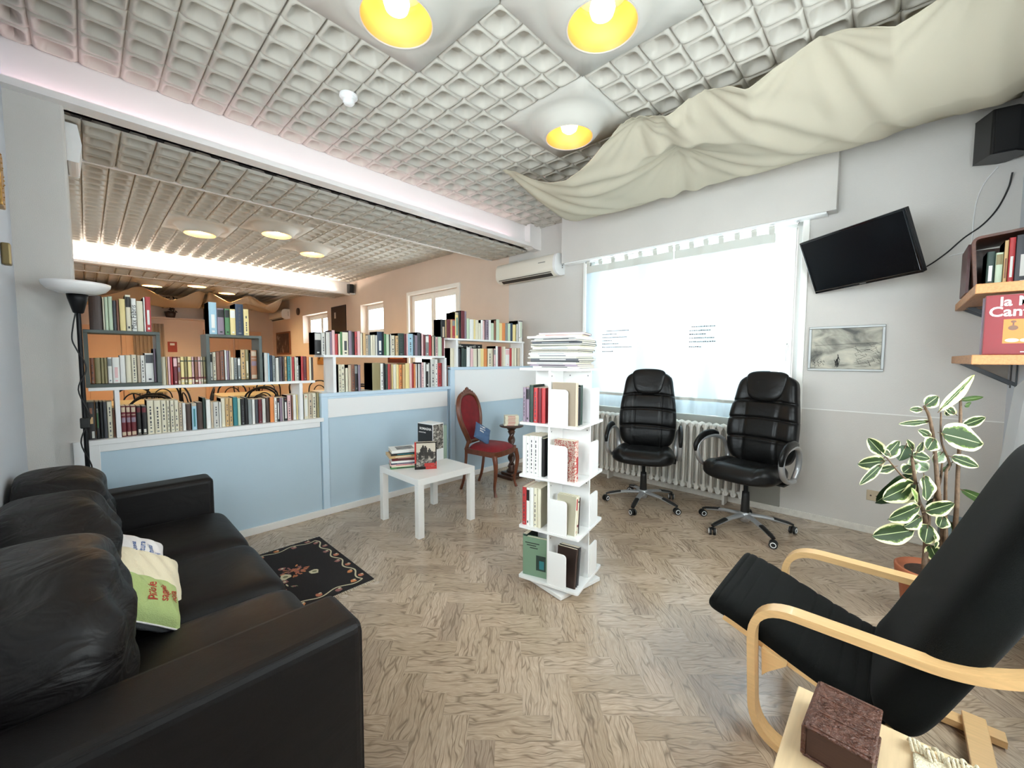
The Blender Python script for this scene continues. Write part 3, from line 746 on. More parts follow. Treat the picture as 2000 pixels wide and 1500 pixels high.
for rk, txt in BOOK_ROWS.items():
    yf, zb, place, grp = ROWINFO[rk]
    items = [t.split(',') for t in txt.split()]
    items.sort(key=lambda q: float(q[0]))
    prev = -9
    for i, (a, b, zt, code) in enumerate(items):
        a, b, zt = max(float(a), prev + 0.0004), float(b), float(zt)
        if b - a < 0.008: b = a + 0.008
        for q0, q1 in BLOCK.get(rk, ()):
            if a < q1 and b > q0:
                if (a + b) / 2 < (q0 + q1) / 2 and a < q0 - 0.006: b = q0
                elif b > q1 + 0.006: a = q1
                else: b = a
        if b - a < 0.006: continue
        prev = b
        wd = b - a - 0.0012; h_ = zt - zb
        o = book(wd, h_, min(0.165, max(0.11, h_ * 0.68)) , code)
        o.location = ((a + b) / 2, yf + brnd.uniform(-0.008, 0.008), zb)
        size = 'tall ' if h_ > 0.262 else ('slim ' if wd < 0.02 else ('thick ' if wd > 0.045 else ''))
        d_ = (DEC_WORDS[code[1]] if code[1] in DEC_WORDS else ' with %s mark' % BC[code[1]][0]) if len(code) > 1 else ''
        tag(o, '%s%s book%s, %s from left, %s' % (size, BC[code[0]][0], d_, ordinal(i + 1), place), 'book', grp)
        if code == 'wX':
            text('Max Fabris', 0.035, bmat('k'), o, frame3((0.009, -0.0009, 0.012), (0, 0, 1), (-1, 0, 0)))

# ------------------------------------------------------------------ shelves on the partition
def shelf_unit(name, label, cat, x0, x1, zt, posts, zbase, th=0.02):
    t = thing(name, label, cat, ((x0 + x1) / 2, 3.6, zbase))
    off = Vector(t.location)
    mb = MB(); mb.T = Matrix.Translation(-off)
    mb.box(x0, x1, 3.49, 3.71, zt - th, zt)
    mb.build('shelf_board', m_white, t, bevel=0.002)
    for p in posts:
        mb = MB(); mb.T = Matrix.Translation(-off)
        mb.box(p[0], p[1], p[2], p[3], zbase + 0.0005, zt - th)
        mb.build('upright', m_white, t, bevel=0.0015)
    return t
shelf_unit('bookshelf', 'low white shelf board on two white uprights, carrying two grey cubes', 'shelf', 0.0, 1.30, 1.158, [(0.111, 0.133, 3.495, 3.70), (1.179, 1.203, 3.495, 3.70)], T0)
shelf_unit('bookshelf', 'middle white shelf board on white uprights above the second step', 'shelf', 1.375, 2.63, 1.37, [(1.452, 1.477, 3.495, 3.70), (2.6285, 2.653, 3.495, 3.70)], T1)
shelf_unit('bookshelf', 'highest white shelf board nearest the air conditioner', 'shelf', 2.665, 3.89, 1.563, [(2.783, 2.812, 3.495, 3.70), (3.852, 3.878, 3.495, 3.70)], T2)
m_cube = mat('grey_green_lacquer', '4a534f', 0.45)
for x0, x1, lab in ((-0.009, 0.337, 'dark grey open cube box at the left end of the low shelf'), (0.579, 0.921, 'dark grey open cube box in the middle of the low shelf')):
    mb = MB()
    W = x1 - x0; z0, z1 = 0.0, 0.348
    mb.box(0, W, 0, 0.2, 0, 0.02); mb.box(0, W, 0, 0.2, z1 - 0.02, z1); mb.box(0, 0.02, 0, 0.2, 0.02, z1 - 0.02); mb.box(W - 0.02, W, 0, 0.2, 0.02, z1 - 0.02)
    o = mb.build('cube_shelf', m_cube, bevel=0.0015); o.location = (x0, 3.49, 1.1585)
    tag(o, lab, 'cube box', 'grey cube boxes')
# extras around the books
o = MB().box(3.60, 3.90, 3.70, 3.708, 1.5635, 1.79).build('art_board', mat('cardboard_pale', 'cfbfa8', 0.8)); tag(o, 'blank beige board leaning behind the bordered book on the highest shelf', 'board')
o = MB().box(3.905, 3.935, 3.56, 3.70, 1.2505, 1.735).build('binder', mat('black_card', '18171a', 0.4), bevel=0.002); tag(o, 'narrow black folder standing at the right end of the highest shelf', 'folder')
ob = MB().box(2.84, 3.35, 3.700, 3.706, 1.40, 1.515)
rr_ = random.Random(5)
for k in range(26):
    x = 2.86 + 0.46 * rr_.random(); z = 1.405 + 0.08 * rr_.random()
    ob.box(x, x + rr_.uniform(0.01, 0.045), 3.6985, 3.6995, z, z + rr_.uniform(0.006, 0.03), 1)
o = ob.build('photo_print', [bmat('k'), bmat('s')]); tag(o, 'wide black and white photo print behind books on the highest shelf', 'photo')
LEAVES = [((2.882, -0.156, 1.094), (3.009, -0.274, 1.272), 0.050, 'f'),
((2.837, -0.162, 0.991), (2.929, -0.306, 0.947), 0.117, ''),
((2.979, -0.243, 1.02), (3.082, -0.326, 1.059), 0.042, ''),
((2.897, -0.206, 0.872), (2.974, -0.305, 0.827), 0.049, ''),
((2.953, -0.251, 0.706), (3.115, -0.416, 0.598), 0.039, 'g'),
((2.847, -0.124, 1.042), (2.741, -0.014, 1.029), 0.029, ''),
((2.838, -0.095, 1.099), (2.808, -0.049, 1.099), 0.029, ''),
((2.833, -0.103, 1.118), (2.88, -0.147, 1.165), 0.053, ''),
((2.956, -0.214, 1.077), (2.941, -0.172, 1.115), 0.038, ''),
((2.966, -0.243, 1.119), (2.99, -0.266, 1.135), 0.027, 'g'),
((2.969, -0.228, 1.146), (3.065, -0.314, 1.162), 0.021, 'g'),
((2.834, -0.131, 0.971), (2.777, -0.083, 1.005), 0.033, ''),
((2.682, 0.035, 0.88), (2.633, 0.093, 0.96), 0.053, ''),
((2.702, 0.027, 0.866), (2.767, -0.02, 0.941), 0.063, ''),
((2.706, 0.028, 0.845), (2.631, 0.126, 0.824), 0.069, ''),
((2.657, 0.036, 0.836), (2.557, 0.11, 0.739), 0.035, ''),
((2.741, -0.011, 0.816), (2.693, 0.058, 0.788), 0.039, ''),
((2.775, -0.045, 0.923), (2.762, -0.023, 0.844), 0.054, 'd'),
((2.779, -0.067, 0.877), (2.839, -0.132, 0.861), 0.047, ''),
((2.79, -0.07, 0.822), (2.775, -0.042, 0.783), 0.057, ''),
((2.835, -0.141, 0.961), (2.79, -0.119, 0.908), 0.060, ''),
((2.815, -0.078, 0.769), (2.713, 0.052, 0.622), 0.086, 'd'),
((2.784, -0.085, 0.74), (2.668, 0.029, 0.658), 0.090, ''),
((2.795, -0.114, 0.781), (2.777, -0.128, 0.663), 0.098, ''),
((2.796, -0.091, 0.731), (2.741, -0.034, 0.64), 0.074, ''),
((2.751, -0.103, 0.635), (2.604, 0.003, 0.583), 0.077, ''),
((2.775, -0.112, 0.582), (2.695, -0.053, 0.536), 0.063, ''),
((2.734, -0.088, 0.518), (2.562, 0.055, 0.5), 0.088, ''),
((2.762, -0.124, 0.613), (2.81, -0.22, 0.665), 0.067, ''),
((2.792, -0.139, 0.544), (2.748, -0.131, 0.461), 0.077, ''),
((2.797, -0.164, 0.5), (2.753, -0.165, 0.447), 0.044, ''),
((2.857, -0.19, 0.584), (2.828, -0.179, 0.528), 0.062, ''),
((2.92, -0.223, 0.542), (2.998, -0.291, 0.463), 0.054, 'g'),
((2.821, -0.151, 0.439), (2.846, -0.184, 0.354), 0.060, ''),
((2.907, -0.178, 0.89), (2.892, -0.147, 0.83), 0.054, 'w'),
((2.806, -0.072, 0.898), (2.807, -0.047, 0.947), 0.033, ''),
((2.812, -0.08, 0.791), (2.834, -0.069, 0.851), 0.049, 'w'),
((2.76, -0.097, 0.651), (2.715, -0.072, 0.729), 0.033, 'q'),
((2.886, -0.176, 0.672), (2.858, -0.129, 0.625), 0.057, 'd'),
((2.804, -0.082, 0.677), (2.785, -0.035, 0.654), 0.054, 'd'),
((2.796, -0.084, 0.889), (2.82, -0.105, 0.941), 0.035, ''),
((2.947, -0.211, 0.831), (2.942, -0.174, 0.783), 0.050, 'd'),
((2.954, -0.201, 1.108), (2.965, -0.187, 1.065), 0.049, ''),
((2.706, 0.009, 0.876), (2.674, 0.045, 0.9), 0.032, ''),
((2.826, -0.084, 0.83), (2.902, -0.132, 0.791), 0.054, 'w'),
]
STEMS = [([(2.782, -0.136, 0.312), (2.836, -0.138, 0.434), (2.796, -0.126, 0.584), (2.82, -0.101, 0.653), (2.769, -0.079, 0.791), (2.805, -0.063, 0.901)], 0.0125),
([(2.84, -0.197, 0.312), (2.897, -0.196, 0.5), (2.846, -0.167, 0.712), (2.886, -0.149, 0.897), (2.833, -0.123, 1.055), (2.859, -0.101, 1.116)], 0.012),
([(2.882, -0.24, 0.312), (2.935, -0.239, 0.459), (2.906, -0.237, 0.632), (2.962, -0.237, 0.8), (2.932, -0.233, 0.992), (2.986, -0.23, 1.157)], 0.012),
([(2.783, -0.106, 0.648), (2.8, -0.074, 0.726), (2.722, -0.03, 0.787), (2.709, 0.036, 0.88)], 0.006),
([(2.862, -0.209, 0.432), (2.911, -0.2, 0.621), (2.877, -0.192, 0.792), (2.934, -0.205, 0.832), (2.867, -0.168, 0.952), (2.915, -0.163, 1.084)], 0.008),
([(2.801, -0.134, 0.552), (2.896, -0.174, 0.735), (2.865, -0.176, 0.84)], 0.008),
]
# ------------------------------------------------------------------ ceiling lamps
m_bulb = emit('bulb_glow', 'ffdca6', 11)
m_bulb_far = emit('bulb_glow_far', 'ffdc98', 170)
m_cone = mat('lamp_funnel_inside', 'e8964a', 0.45)
def ceiling_lamp(i, j, label, group):
    cx, cy = OX + (i + 0.5) * 0.695, OY + (j + 0.5) * 0.69
    t = thing('ceiling_lamp', label, 'lamp', (cx, cy, CZ), 0, group)
    mb = MB()
    # square plate that swells down into the round collar
    prof = [(0.0, 0.0), (0.18, -0.002), (0.36, -0.012), (0.55, -0.035), (0.75, -0.068), (0.9, -0.088), (1.0, -0.094)]
    n = 48
    rings = []
    for (u, z) in prof:
        ring = []
        for k in range(n):
            a = 2 * PI * k / n + PI / 4
            c, s = math.cos(a), math.sin(a)
            q = 0.345 / max(abs(c), abs(s))
            r0 = 0.30
            if u == 0: r = 0.30
            else: r = 0.30 + (0.172 - 0.30) * u
            ring.append((r * c, r * s, z))
        rings.append(ring)
    sq = []
    for k in range(n):
        a = 2 * PI * k / n + PI / 4; c, s = math.cos(a), math.sin(a); q = 0.344 / max(abs(c), abs(s)); sq.append((q * c, q * s, 0.0))
    up = [(x, y, 0.03) for x, y, z in sq]
    allr = [up, sq] + rings
    vs_ = [p for r_ in allr for p in r_]
    fs_ = [(k * n + q, k * n + (q + 1) % n, (k + 1) * n + (q + 1) % n, (k + 1) * n + q) for k in range(len(allr) - 1) for q in range(n)]
    mb.add(vs_, fs_, 0, True)
    o = mb.build('lamp_plate', m_smooth, t)
    MB().lathe([(0.172, -0.094), (0.168, -0.096), (0.164, -0.092), (0.15, -0.03), (0.135, 0.045), (0.128, 0.07), (0.03, 0.075), (0.0, 0.075)], n=40).build('funnel', m_cone, t)
    MB().lathe([(0.172, -0.094), (0.1735, -0.0975), (0.168, -0.0985), (0.164, -0.094)], n=40).build('rim', m_smooth, t)
    MB().lathe([(0.0, -0.062), (0.03, -0.057), (0.052, -0.04), (0.061, -0.012), (0.055, 0.015), (0.034, 0.04), (0.018, 0.055), (0.016, 0.075)], n=24).build('light_bulb', m_bulb if j < 5 else (m_bulb_far if j < 12 else emit('bulb_glow_farthest', 'ffdca0', 500)), t)
    return t
G1 = 'ceiling lamps'
ceiling_lamp(1, 1, 'nearest round ceiling lamp on the left, large yellow funnel', G1)
ceiling_lamp(2, 0, 'nearest round ceiling lamp on the right, bright white bulb in yellow funnel', G1)
ceiling_lamp(3, 1, 'smaller-looking yellow ceiling lamp beside the draped cloth', G1)
ceiling_lamp(1, 8, 'leftmost lamp of three between the two ceiling beams', G1)
ceiling_lamp(2, 7, 'middle lamp of three between the two ceiling beams', G1)
ceiling_lamp(3, 8, 'rightmost lamp of three between the two ceiling beams', G1)
ceiling_lamp(1, 16, 'leftmost lamp of the farthest three, beyond the lit beam', G1)
ceiling_lamp(2, 15, 'middle lamp of the farthest three, beyond the lit beam', G1)
ceiling_lamp(3, 16, 'rightmost lamp of the farthest three, beyond the lit beam', G1)

# smoke detector
t = thing('smoke_detector', 'small white round smoke detector on the moulded ceiling', 'smoke detector', (1.235, 2.64, CZ))
MB().lathe([(0.055, 0.0), (0.056, -0.012), (0.05, -0.02), (0.034, -0.022), (0.034, -0.03)], n=24, cap0=True).build('base', m_white, t)
MB().lathe([(0.034, -0.028), (0.036, -0.045), (0.026, -0.058), (0.0, -0.06)], n=24).build('sensor_cap', m_white, t)

# ------------------------------------------------------------------ draped cloth under the ceiling
m_cloth = None
def drape_material(name, c):
    m = bpy.data.materials.new(name); m.use_nodes = True
    nt = m.node_tree; nt.nodes.clear()
    o = nt.nodes.new('ShaderNodeOutputMaterial'); d = nt.nodes.new('ShaderNodeBsdfDiffuse'); t_ = nt.nodes.new('ShaderNodeBsdfTranslucent'); mx = nt.nodes.new('ShaderNodeMixShader')
    tc = nt.nodes.new('ShaderNodeTexCoord'); wv = nt.nodes.new('ShaderNodeTexWave'); wv.inputs['Scale'].default_value = 180; bp = nt.nodes.new('ShaderNodeBump'); bp.inputs['Strength'].default_value = 0.1; bp.inputs['Distance'].default_value = 0.002
    nt.links.new(tc.outputs['Object'], wv.inputs[0]); nt.links.new(wv.outputs[0], bp.inputs['Height']); nt.links.new(bp.outputs[0], d.inputs['Normal'])
    d.inputs[0].default_value = (*lin(c), 1); t_.inputs[0].default_value = (*lin(c), 1); mx.inputs[0].default_value = 0.3
    nt.links.new(d.outputs[0], mx.inputs[1]); nt.links.new(t_.outputs[0], mx.inputs[2]); nt.links.new(mx.outputs[0], o.inputs[0])
    return m
m_cloth = drape_material('cotton_drape', 'd9d1bd')
DSEG = [((2.63, 2.62), (3.30, 1.34)), ((3.30, 1.34), (4.1, -0.05)), ((2.60, 1.0), (4.1, -0.05)), ((2.63, 2.62), (4.1, 1.75)), ((3.30, 1.34), (4.10, 1.55)), ((2.66, 0.39), (4.1, -0.05)), ((2.66, -0.3), (4.1, -0.5)), ((2.68, 1.2), (3.3, 1.34))]
def drape(name, label, pins, dom, sagk, nu=150, nv=150, zc=3.0, m_=None, creases=1.0, wall=None, segs=()):
    """pins: (x, y, z) fixing points; dom(u, v) -> plan position; cloth sags away from the pins and folds run out from them"""
    def fn(u, v):
        x, y = dom(u, v)
        ws = 0; zs = 0; dmin = 9; cr = 0
        for (px, py, pz) in pins:
            dx, dy = x - px, y - py; d = math.hypot(dx, dy)
            w_ = 1 / (d * d + 0.002) ** 1.5; ws += w_; zs += w_ * pz
            dmin = min(dmin, d)
            a = math.atan2(dy, dx)
            f = math.exp(-((d - 0.18) / 0.22) ** 2)
            cr += f * (math.sin(a * 9 + px * 5 + py * 3) * 0.5 + math.sin(a * 17 + py * 7) * 0.35)
        z = zs / ws
        if wall:
            dw = abs(x - wall[0]); dmin = min(dmin, dw * 1.15); k_ = math.exp(-(dw / 0.15) ** 2); z = z * (1 - k_) + wall[1] * k_
        for (a_, b_) in segs:
            ex, ey = b_[0] - a_[0], b_[1] - a_[1]; L2 = ex * ex + ey * ey
            tt = ((x - a_[0]) * ex + (y - a_[1]) * ey) / L2
            if 0 < tt < 1:
                dp = (-(x - a_[0]) * ey + (y - a_[1]) * ex) / math.sqrt(L2)
                spread = 0.05 + 0.13 * math.sin(PI * tt)
                z += 0.020 * math.cos(dp / spread * 5.0) * math.exp(-(dp / (spread * 1.1)) ** 2) * math.sin(PI * tt) ** 0.5
        sag = sagk * (1 - math.exp(-(dmin / 0.38) ** 1.5))
        return (x, y, z - sag + creases * 0.010 * cr)
    mb = MB().grid(fn, nu, nv)
    o = mb.build(name, m_ or m_cloth, solid=0.002)
    return tag(o, label, 'drape', 'cloths draped under the ceiling')
def dom_main(u, v):
    # v along the room (from the far tip to beyond the camera side), u from the room edge to the wall
    y = 2.64 - v * 3.12
    scal = 0.11 * abs(math.sin(PI * min(1, max(0, (2.64 - y) / 1.2)))) if y > 1.4 else 0.07 * abs(math.sin(PI * (1.4 - y) / 0.62))
    xe = 2.63 + scal if y > -0.15 else 2.63 + (-(y + 0.15)) * 0.8
    xw = 4.10
    if y > 2.2: pass
    x = xe + (xw - xe) * u
    # the far edge runs from the tip to the wall
    y2 = y - 0.12 * math.sin(PI * u) * (1 - v) ** 3
    return (x, y2)
drape('ceiling_drape', 'large cream cloth draped in swags under the ceiling near the window', [
    (2.63, 2.62, 3.02), (2.74, 1.40, 3.02), (2.60, 1.00, 3.02), (2.66, 0.39, 3.02), (2.65, -0.22, 3.02),
    (3.30, 1.34, 3.01), (4.10, -0.05, 3.02), (4.10, -0.5, 3.02)], dom_main, 0.27, wall=(4.10, 2.99), segs=DSEG)
m_c2 = drape_material('cotton_drape_far', 'cdbda6')
drape('ceiling_drape', 'beige cloth sagging under the ceiling of the farthest bay, left', [(-0.6, 12.5, 2.96), (0.9, 12.6, 2.98), (2.0, 12.5, 2.98), (-0.6, 14.2, 2.9), (0.9, 14.2, 2.95), (2.1, 14.2, 2.95)],
      lambda u, v: (-0.6 + 2.7 * u, 12.5 + 1.7 * v), 0.34, 50, 50, m_=m_c2, creases=1.4)
drape('ceiling_drape', 'beige cloth sagging under the ceiling of the farthest bay, right', [(2.15, 12.4, 2.96), (3.0, 12.4, 2.98), (3.8, 12.3, 2.98), (2.15, 13.8, 2.9), (3.2, 13.9, 2.95), (3.8, 14.0, 2.95), (3.0, 13.1, 2.99)],
      lambda u, v: (2.15 + 1.65 * u, 12.3 + 1.8 * v), 0.34, 50, 50, m_=m_c2, creases=1.4)

# ------------------------------------------------------------------ air conditioners
def aircon(y0, y1, z0, z1, xw, label, D=0.2):
    t = thing('air_conditioner', label, 'air conditioner', (xw, (y0 + y1) / 2, z0), 0, 'wall air conditioners')
    h = z1 - z0; hw = (y1 - y0) / 2
    prof = [(0, 0.02), (-D * 0.45, 0.0), (-D * 0.8, h * 0.10), (-D * 0.97, h * 0.26), (-D, h * 0.5), (-D * 0.95, h * 0.8), (-D * 0.78, h * 0.96), (-D * 0.5, h), (0, h)]
    P = smooth_path([(a, 0, b) for a, b in prof], 4)
    poly = [(p.x, p.z) for p in P]
    MB().prism(poly, 'y', -hw, hw, smooth=True).build('housing', mat('ivory_plastic', 'e9e4d8', 0.35), t, bevel=0.012, seg=3)
    MB().prism([(a * 1.01, b) for a, b in poly], 'y', -hw - 0.004, -hw + 0.03, smooth=True).build('end_cap', m_white, t, bevel=0.006)
    mb = MB().box(-D * 0.94, -D * 0.90, -hw + 0.07, hw - 0.05, h * 0.13, h * 0.16).cbox((-D * 0.72, 0, h * 0.055), (0.05, 2 * hw - 0.16, 0.006), ry=0.6)
    mb.build('air_slot', mat('dark_slot', '3a3632', 0.6), t)
    MB().box(-D * 1.008, -D * 0.99, -hw + 0.15, -hw + 0.26, h * 0.62, h * 0.65).build('badge', mat('silver_badge', '8c8c88', 0.3, 0.6), t)
    mb = MB()
    for k in range(5): mb.box(-0.055, -0.04, -hw - 0.0052, -hw - 0.0035, h * (0.35 + 0.09 * k), h * (0.40 + 0.09 * k))
    mb.build('marking', mat('marking_grey', '6d6a66', 0.5), t)
    return t
aircon(3.06, 4.08, 2.37, 2.635, WX, 'white wall air conditioner beside the big window', 0.20)
aircon(12.9, 14.1, 2.47, 2.76, WX, 'distant white air conditioner on the far end of the window wall', 0.22)
# air conditioner pipe cover behind the pier
o = MB().prism([(-0.03, 2.50), (0.02, 2.50), (0.035, 2.61), (0.02, 2.72), (-0.03, 2.72)], 'y', 3.60, 3.9).build('wall_unit', m_white, bevel=0.015)
tag(o, 'white rounded wall box fixed to the end of the grey pier', 'box')

# ------------------------------------------------------------------ television on a swivel arm
t = thing('television', 'black flat television tilted on its wall arm beside the window', 'television', (3.852, 0.263, 2.09), rot=(0, 0, 0))
t.rotation_mode = 'QUATERNION'
M_ = Matrix.Rotation(-2.142, 4, 'Z') @ Matrix.Rotation(0.409, 4, 'X') @ Matrix.Rotation(-0.039, 4, 'Y')
# local x = width, local z = up, local y = towards the back (the screen faces -y or +y, whichever looks at the room)
t.rotation_quaternion = M_.to_quaternion()
nrm = M_ @ Vector((0, 1, 0, 0))
sgn = 1 if nrm.x < 0 else -1            # side that looks to the room
k = 0.985
W_, H_ = 0.735 * k, 0.435 * k
def tvbox(mb, x0, x1, a, b, z0, z1, mi=0):
    ya, yb_ = sorted((a * sgn, b * sgn)); mb.box(x0, x1, ya, yb_, z0, z1, mi)
mb = MB(); tvbox(mb, -W_ / 2, W_ / 2, -0.035, 0.0, -H_ / 2, H_ / 2)
mb.build('casing', mat('black_plastic', '111113', 0.35), t, bevel=0.005)
mb = MB()
for q in ((-W_ / 2, W_ / 2, H_ / 2 - 0.014, H_ / 2), (-W_ / 2, W_ / 2, -H_ / 2, -H_ / 2 + 0.018), (-W_ / 2, -W_ / 2 + 0.013, -H_ / 2 + 0.018, H_ / 2 - 0.014), (W_ / 2 - 0.013, W_ / 2, -H_ / 2 + 0.018, H_ / 2 - 0.014)):
    tvbox(mb, q[0], q[1], 0.0, 0.006, q[2], q[3])
mb.build('bezel', mat('gloss_black', '08080a', 0.12, coat=0.5), t, bevel=0.0015)
mb = MB(); tvbox(mb, -W_ / 2 + 0.0135, W_ / 2 - 0.0135, 0.0005, 0.0025, -H_ / 2 + 0.0185, H_ / 2 - 0.0145)
mb.build('screen', mat('dark_screen', '050609', 0.22, spec=0.3), t)
mb = MB(); tvbox(mb, -0.022, 0.022, 0.006, 0.0066, -H_ / 2 + 0.006, -H_ / 2 + 0.011)
mb.build('badge', mat('silver_badge', '8c8c88', 0.3, 0.6), t)
mb = MB(); tvbox(mb, -0.17, 0.17, -0.06, -0.035, -0.14, 0.12)
mb.build('back_hump', mat('black_plastic', '111113', 0.35), t, bevel=0.01)
arm = MB().tube([(3.93, 0.30, 2.07), (4.03, 0.36, 2.10), (4.135, 0.33, 2.10)], 0.014, 10)
arm.box(4.125, WX - 0.001, 0.27, 0.39, 2.02, 2.18)
o = arm.build('wall_arm', mat('black_metal', '1a1a1c', 0.4, 0.6), t); o.matrix_parent_inverse = t.matrix_world.inverted()
o.matrix_parent_inverse = (Matrix.Translation(t.location) @ M_).inverted()
# cables
def cable(name, pts, r, m_, label, cat='cable', group=None):
    o = MB().tube(smooth_path(pts, 8), r, 8).build(name, m_)
    return tag(o, label, cat, group)
m_blk = mat('black_rubber', '151515', 0.5)
cable('power_cable', [(4.135, 0.02, 1.965), (4.142, -0.10, 2.0), (4.142, -0.2, 2.08), (4.142, -0.28, 2.17), (4.142, -0.36, 2.24), (4.142, -0.42, 2.33), (4.142, -0.46, 2.45), (4.12, -0.47, 2.54)], 0.0045, m_blk, 'thin black cable sagging from the speaker to the television')
cable('speaker_cable', [(4.143, -0.41, 2.60), (4.143, -0.36, 2.52), (4.143, -0.33, 2.42), (4.143, -0.32, 2.3), (4.143, -0.31, 2.1), (4.143, -0.22, 2.06)], 0.003, m_white, 'thin white cable running down the wall beside the black one')
# speakers
def speaker(loc, rz, rx, s, label):
    t = thing('loudspeaker', label, 'speaker', loc, group='wall loudspeakers', rot=(rx, 0, rz))
    MB().prism([(-0.09 * s, 0.10 * s), (0.09 * s, 0.10 * s), (0.11 * s, -0.08 * s), (0, -0.12 * s), (-0.11 * s, -0.08 * s)], 'z', -0.15 * s, 0.15 * s).build('cabinet', mat('black_plastic', '111113', 0.35), t, bevel=0.01 * s)
    MB().prism([(-0.1 * s, -0.087 * s), (0, -0.123 * s), (0.1 * s, -0.087 * s), (0.1 * s, -0.095 * s), (0, -0.133 * s), (-0.1 * s, -0.095 * s)], 'z', -0.14 * s, 0.14 * s).build('grille', mat('black_mesh', '1b1b1c', 0.8, bump=0.5, bscale=900), t)
    return t
speaker((4.045, -0.405, 2.755), R(-60), R(0), 0.9, 'black loudspeaker high in the corner above the wooden shelves')
sp = speaker((4.06, 8.76, 2.86), R(-40), 0, 0.62, 'small black loudspeaker at the end of the lit beam')
MB().box(-0.02, 0.09, 0.0, 0.13, -0.115, -0.09).build('bracket', m_white, sp)

# ------------------------------------------------------------------ radiator
t = thing('radiator', 'long white cast iron column radiator under the window', 'radiator', (4.03, 1.72, 0.0))
m_rad = mat('radiator_enamel', 'dcd8d0', 0.35)
N_ = 25; y0 = 0.96; y1 = 2.50
st = (y1 - y0) / (N_ - 1)
for k in range(N_):
    y = y0 + k * st - 1.72
    mb = MB()
    for dx in (-0.062, 0.0, 0.062):
        mb.tube([(dx, y, 0.12), (dx, y, 0.18), (dx, y, 0.66), (dx, y, 0.73)], [0.017, 0.013, 0.013, 0.017], 8)
    for z in (0.13, 0.715):
        mb.tube([(-0.072, y, z), (-0.03, y, z + (0.01 if z > 0.5 else -0.01)), (0.03, y, z + (0.01 if z > 0.5 else -0.01)), (0.072, y, z)], 0.024, 8)
    mb.build('column', m_rad, t)
mb = MB()
for z in (0.13, 0.715): mb.cyl((0, y0 - 1.74, z), (0, y1 - 1.70, z), 0.018, n=10)
mb.build('manifold', m_rad, t)
mb = MB()
for y in (-0.6, 0.6): mb.box(-0.02, 0.07, y - 0.01, y + 0.01, 0.0, 0.12)
mb.build('foot', m_rad, t)
MB().cyl((0, y1 - 1.70, 0.13), (0, y1 - 1.62, 0.13), 0.014, n=10).cyl((0, y1 - 1.63, 0.13), (0, y1 - 1.63, 0.002), 0.01, n=10).build('valve', mat('chrome', 'c8c8c8', 0.2, 1.0), t)

# ------------------------------------------------------------------ curtain rod and sheer curtains
t = thing('curtain_rod', 'slim white curtain rod across the big window', 'curtain rod', (4.085, 1.67, 2.47))
MB().cyl((0, -1.02, 0), (0, 1.03, 0), 0.008, n=10).build('rod', m_white, t)
for s_ in (-1.02, 1.03):
    MB().lathe([(0, -0.012), (0.012, -0.006), (0.012, 0.006), (0, 0.012)], c=(0, s_, 0), n=12).build('finial', mat('chrome', 'c8c8c8', 0.2, 1.0), t)
    MB().cyl((0, s_ * 0.99, 0), (0.06, s_ * 0.99, 0), 0.006, n=8).build('bracket', mat('chrome', 'c8c8c8', 0.2, 1.0), t)
m_sheer = sheer('sheer_voile', 'd4e6f0', 0.03, 0.11)
m_sheer2 = sheer('sheer_hem', 'd8d8d0', 0.01, 0.10)
def curtain(y0, y1, label, seed, note):
    t = thing('curtain', label, 'curtain', (4.085, (y0 + y1) / 2, 2.47), 0, 'sheer curtains on the big window')
    w_ = abs(y1 - y0); r_ = random.Random(seed)
    ph = [r_.uniform(0, 6) for _ in range(4)]
    def f(u, z):
        return 0.012 * math.sin(u * 24 + ph[0]) + 0.008 * math.sin(u * 43 + ph[1] + z) + 0.006 * math.sin(u * 11 + ph[2])
    def fn(u, v):
        z = -0.05 - v * 1.61; k = 0.35 + 0.65 * v
        return (f(u, z) * k, (u - 0.5) * w_, z)
    MB().grid(fn, 90, 30).build('cloth', m_sheer, t)
    for (a, b) in ((-0.05, -0.13), (-1.50, -1.53)):
        MB().grid(lambda u, v: (f(u, a) * (0.35 + 0.65 * (-a / 1.6)) - 0.0015, (u - 0.5) * w_, a + (b - a) * v), 90, 2).build('hem', m_sheer2, t)
    n = 7
    for k in range(n):
        yy = -w_ / 2 + 0.03 + k * (w_ - 0.06) / (n - 1)
        mb = MB(); pts = [(0.004, yy, -0.06), (-0.011, yy, -0.02), (-0.011, yy, 0.004), (0, yy, 0.0115), (0.011, yy, 0.004), (0.011, yy, -0.02), (0.004, yy, -0.06)]
        mb.ribbon(pts, (0, 1, 0), 0.04, 0.0012); mb.build('tab', m_sheer2, t)
    lines = note
    rr = random.Random(seed + 5); z = -0.82
    m_ink = mat('printed_ink', '4a4a4e', 0.7)
    for li, (ind, ln) in enumerate(lines):
        y = 0.06 * w_ + 0.20 - ind; mb = MB()
        while y > 0.06 * w_ + 0.20 - ind - ln:
            l = rr.uniform(0.006, 0.02)
            mb.box(-0.031, -0.0305, y - l, y, z + 0.003, z + 0.003 + rr.uniform(0.007, 0.011)); y -= l + rr.uniform(0.003, 0.006)
        mb.build('verse_line', m_ink, t)
        z -= 0.036
        if li == len(lines) - 2: z -= 0.012
    return t
curtain(0.805, 1.665, 'right sheer white curtain, covering the window beside its handle', 4, [(0.02, 0.22), (0, 0.19), (0, 0.15), (0, 0.22), (0, 0.24), (0, 0.11)])
curtain(1.675, 2.70, 'left sheer white curtain, nearer the air conditioner', 9, [(0.05, 0.26), (0, 0.18), (0, 0.30), (0, 0.12), (0, 0.20), (0, 0.36), (0, 0.13)])
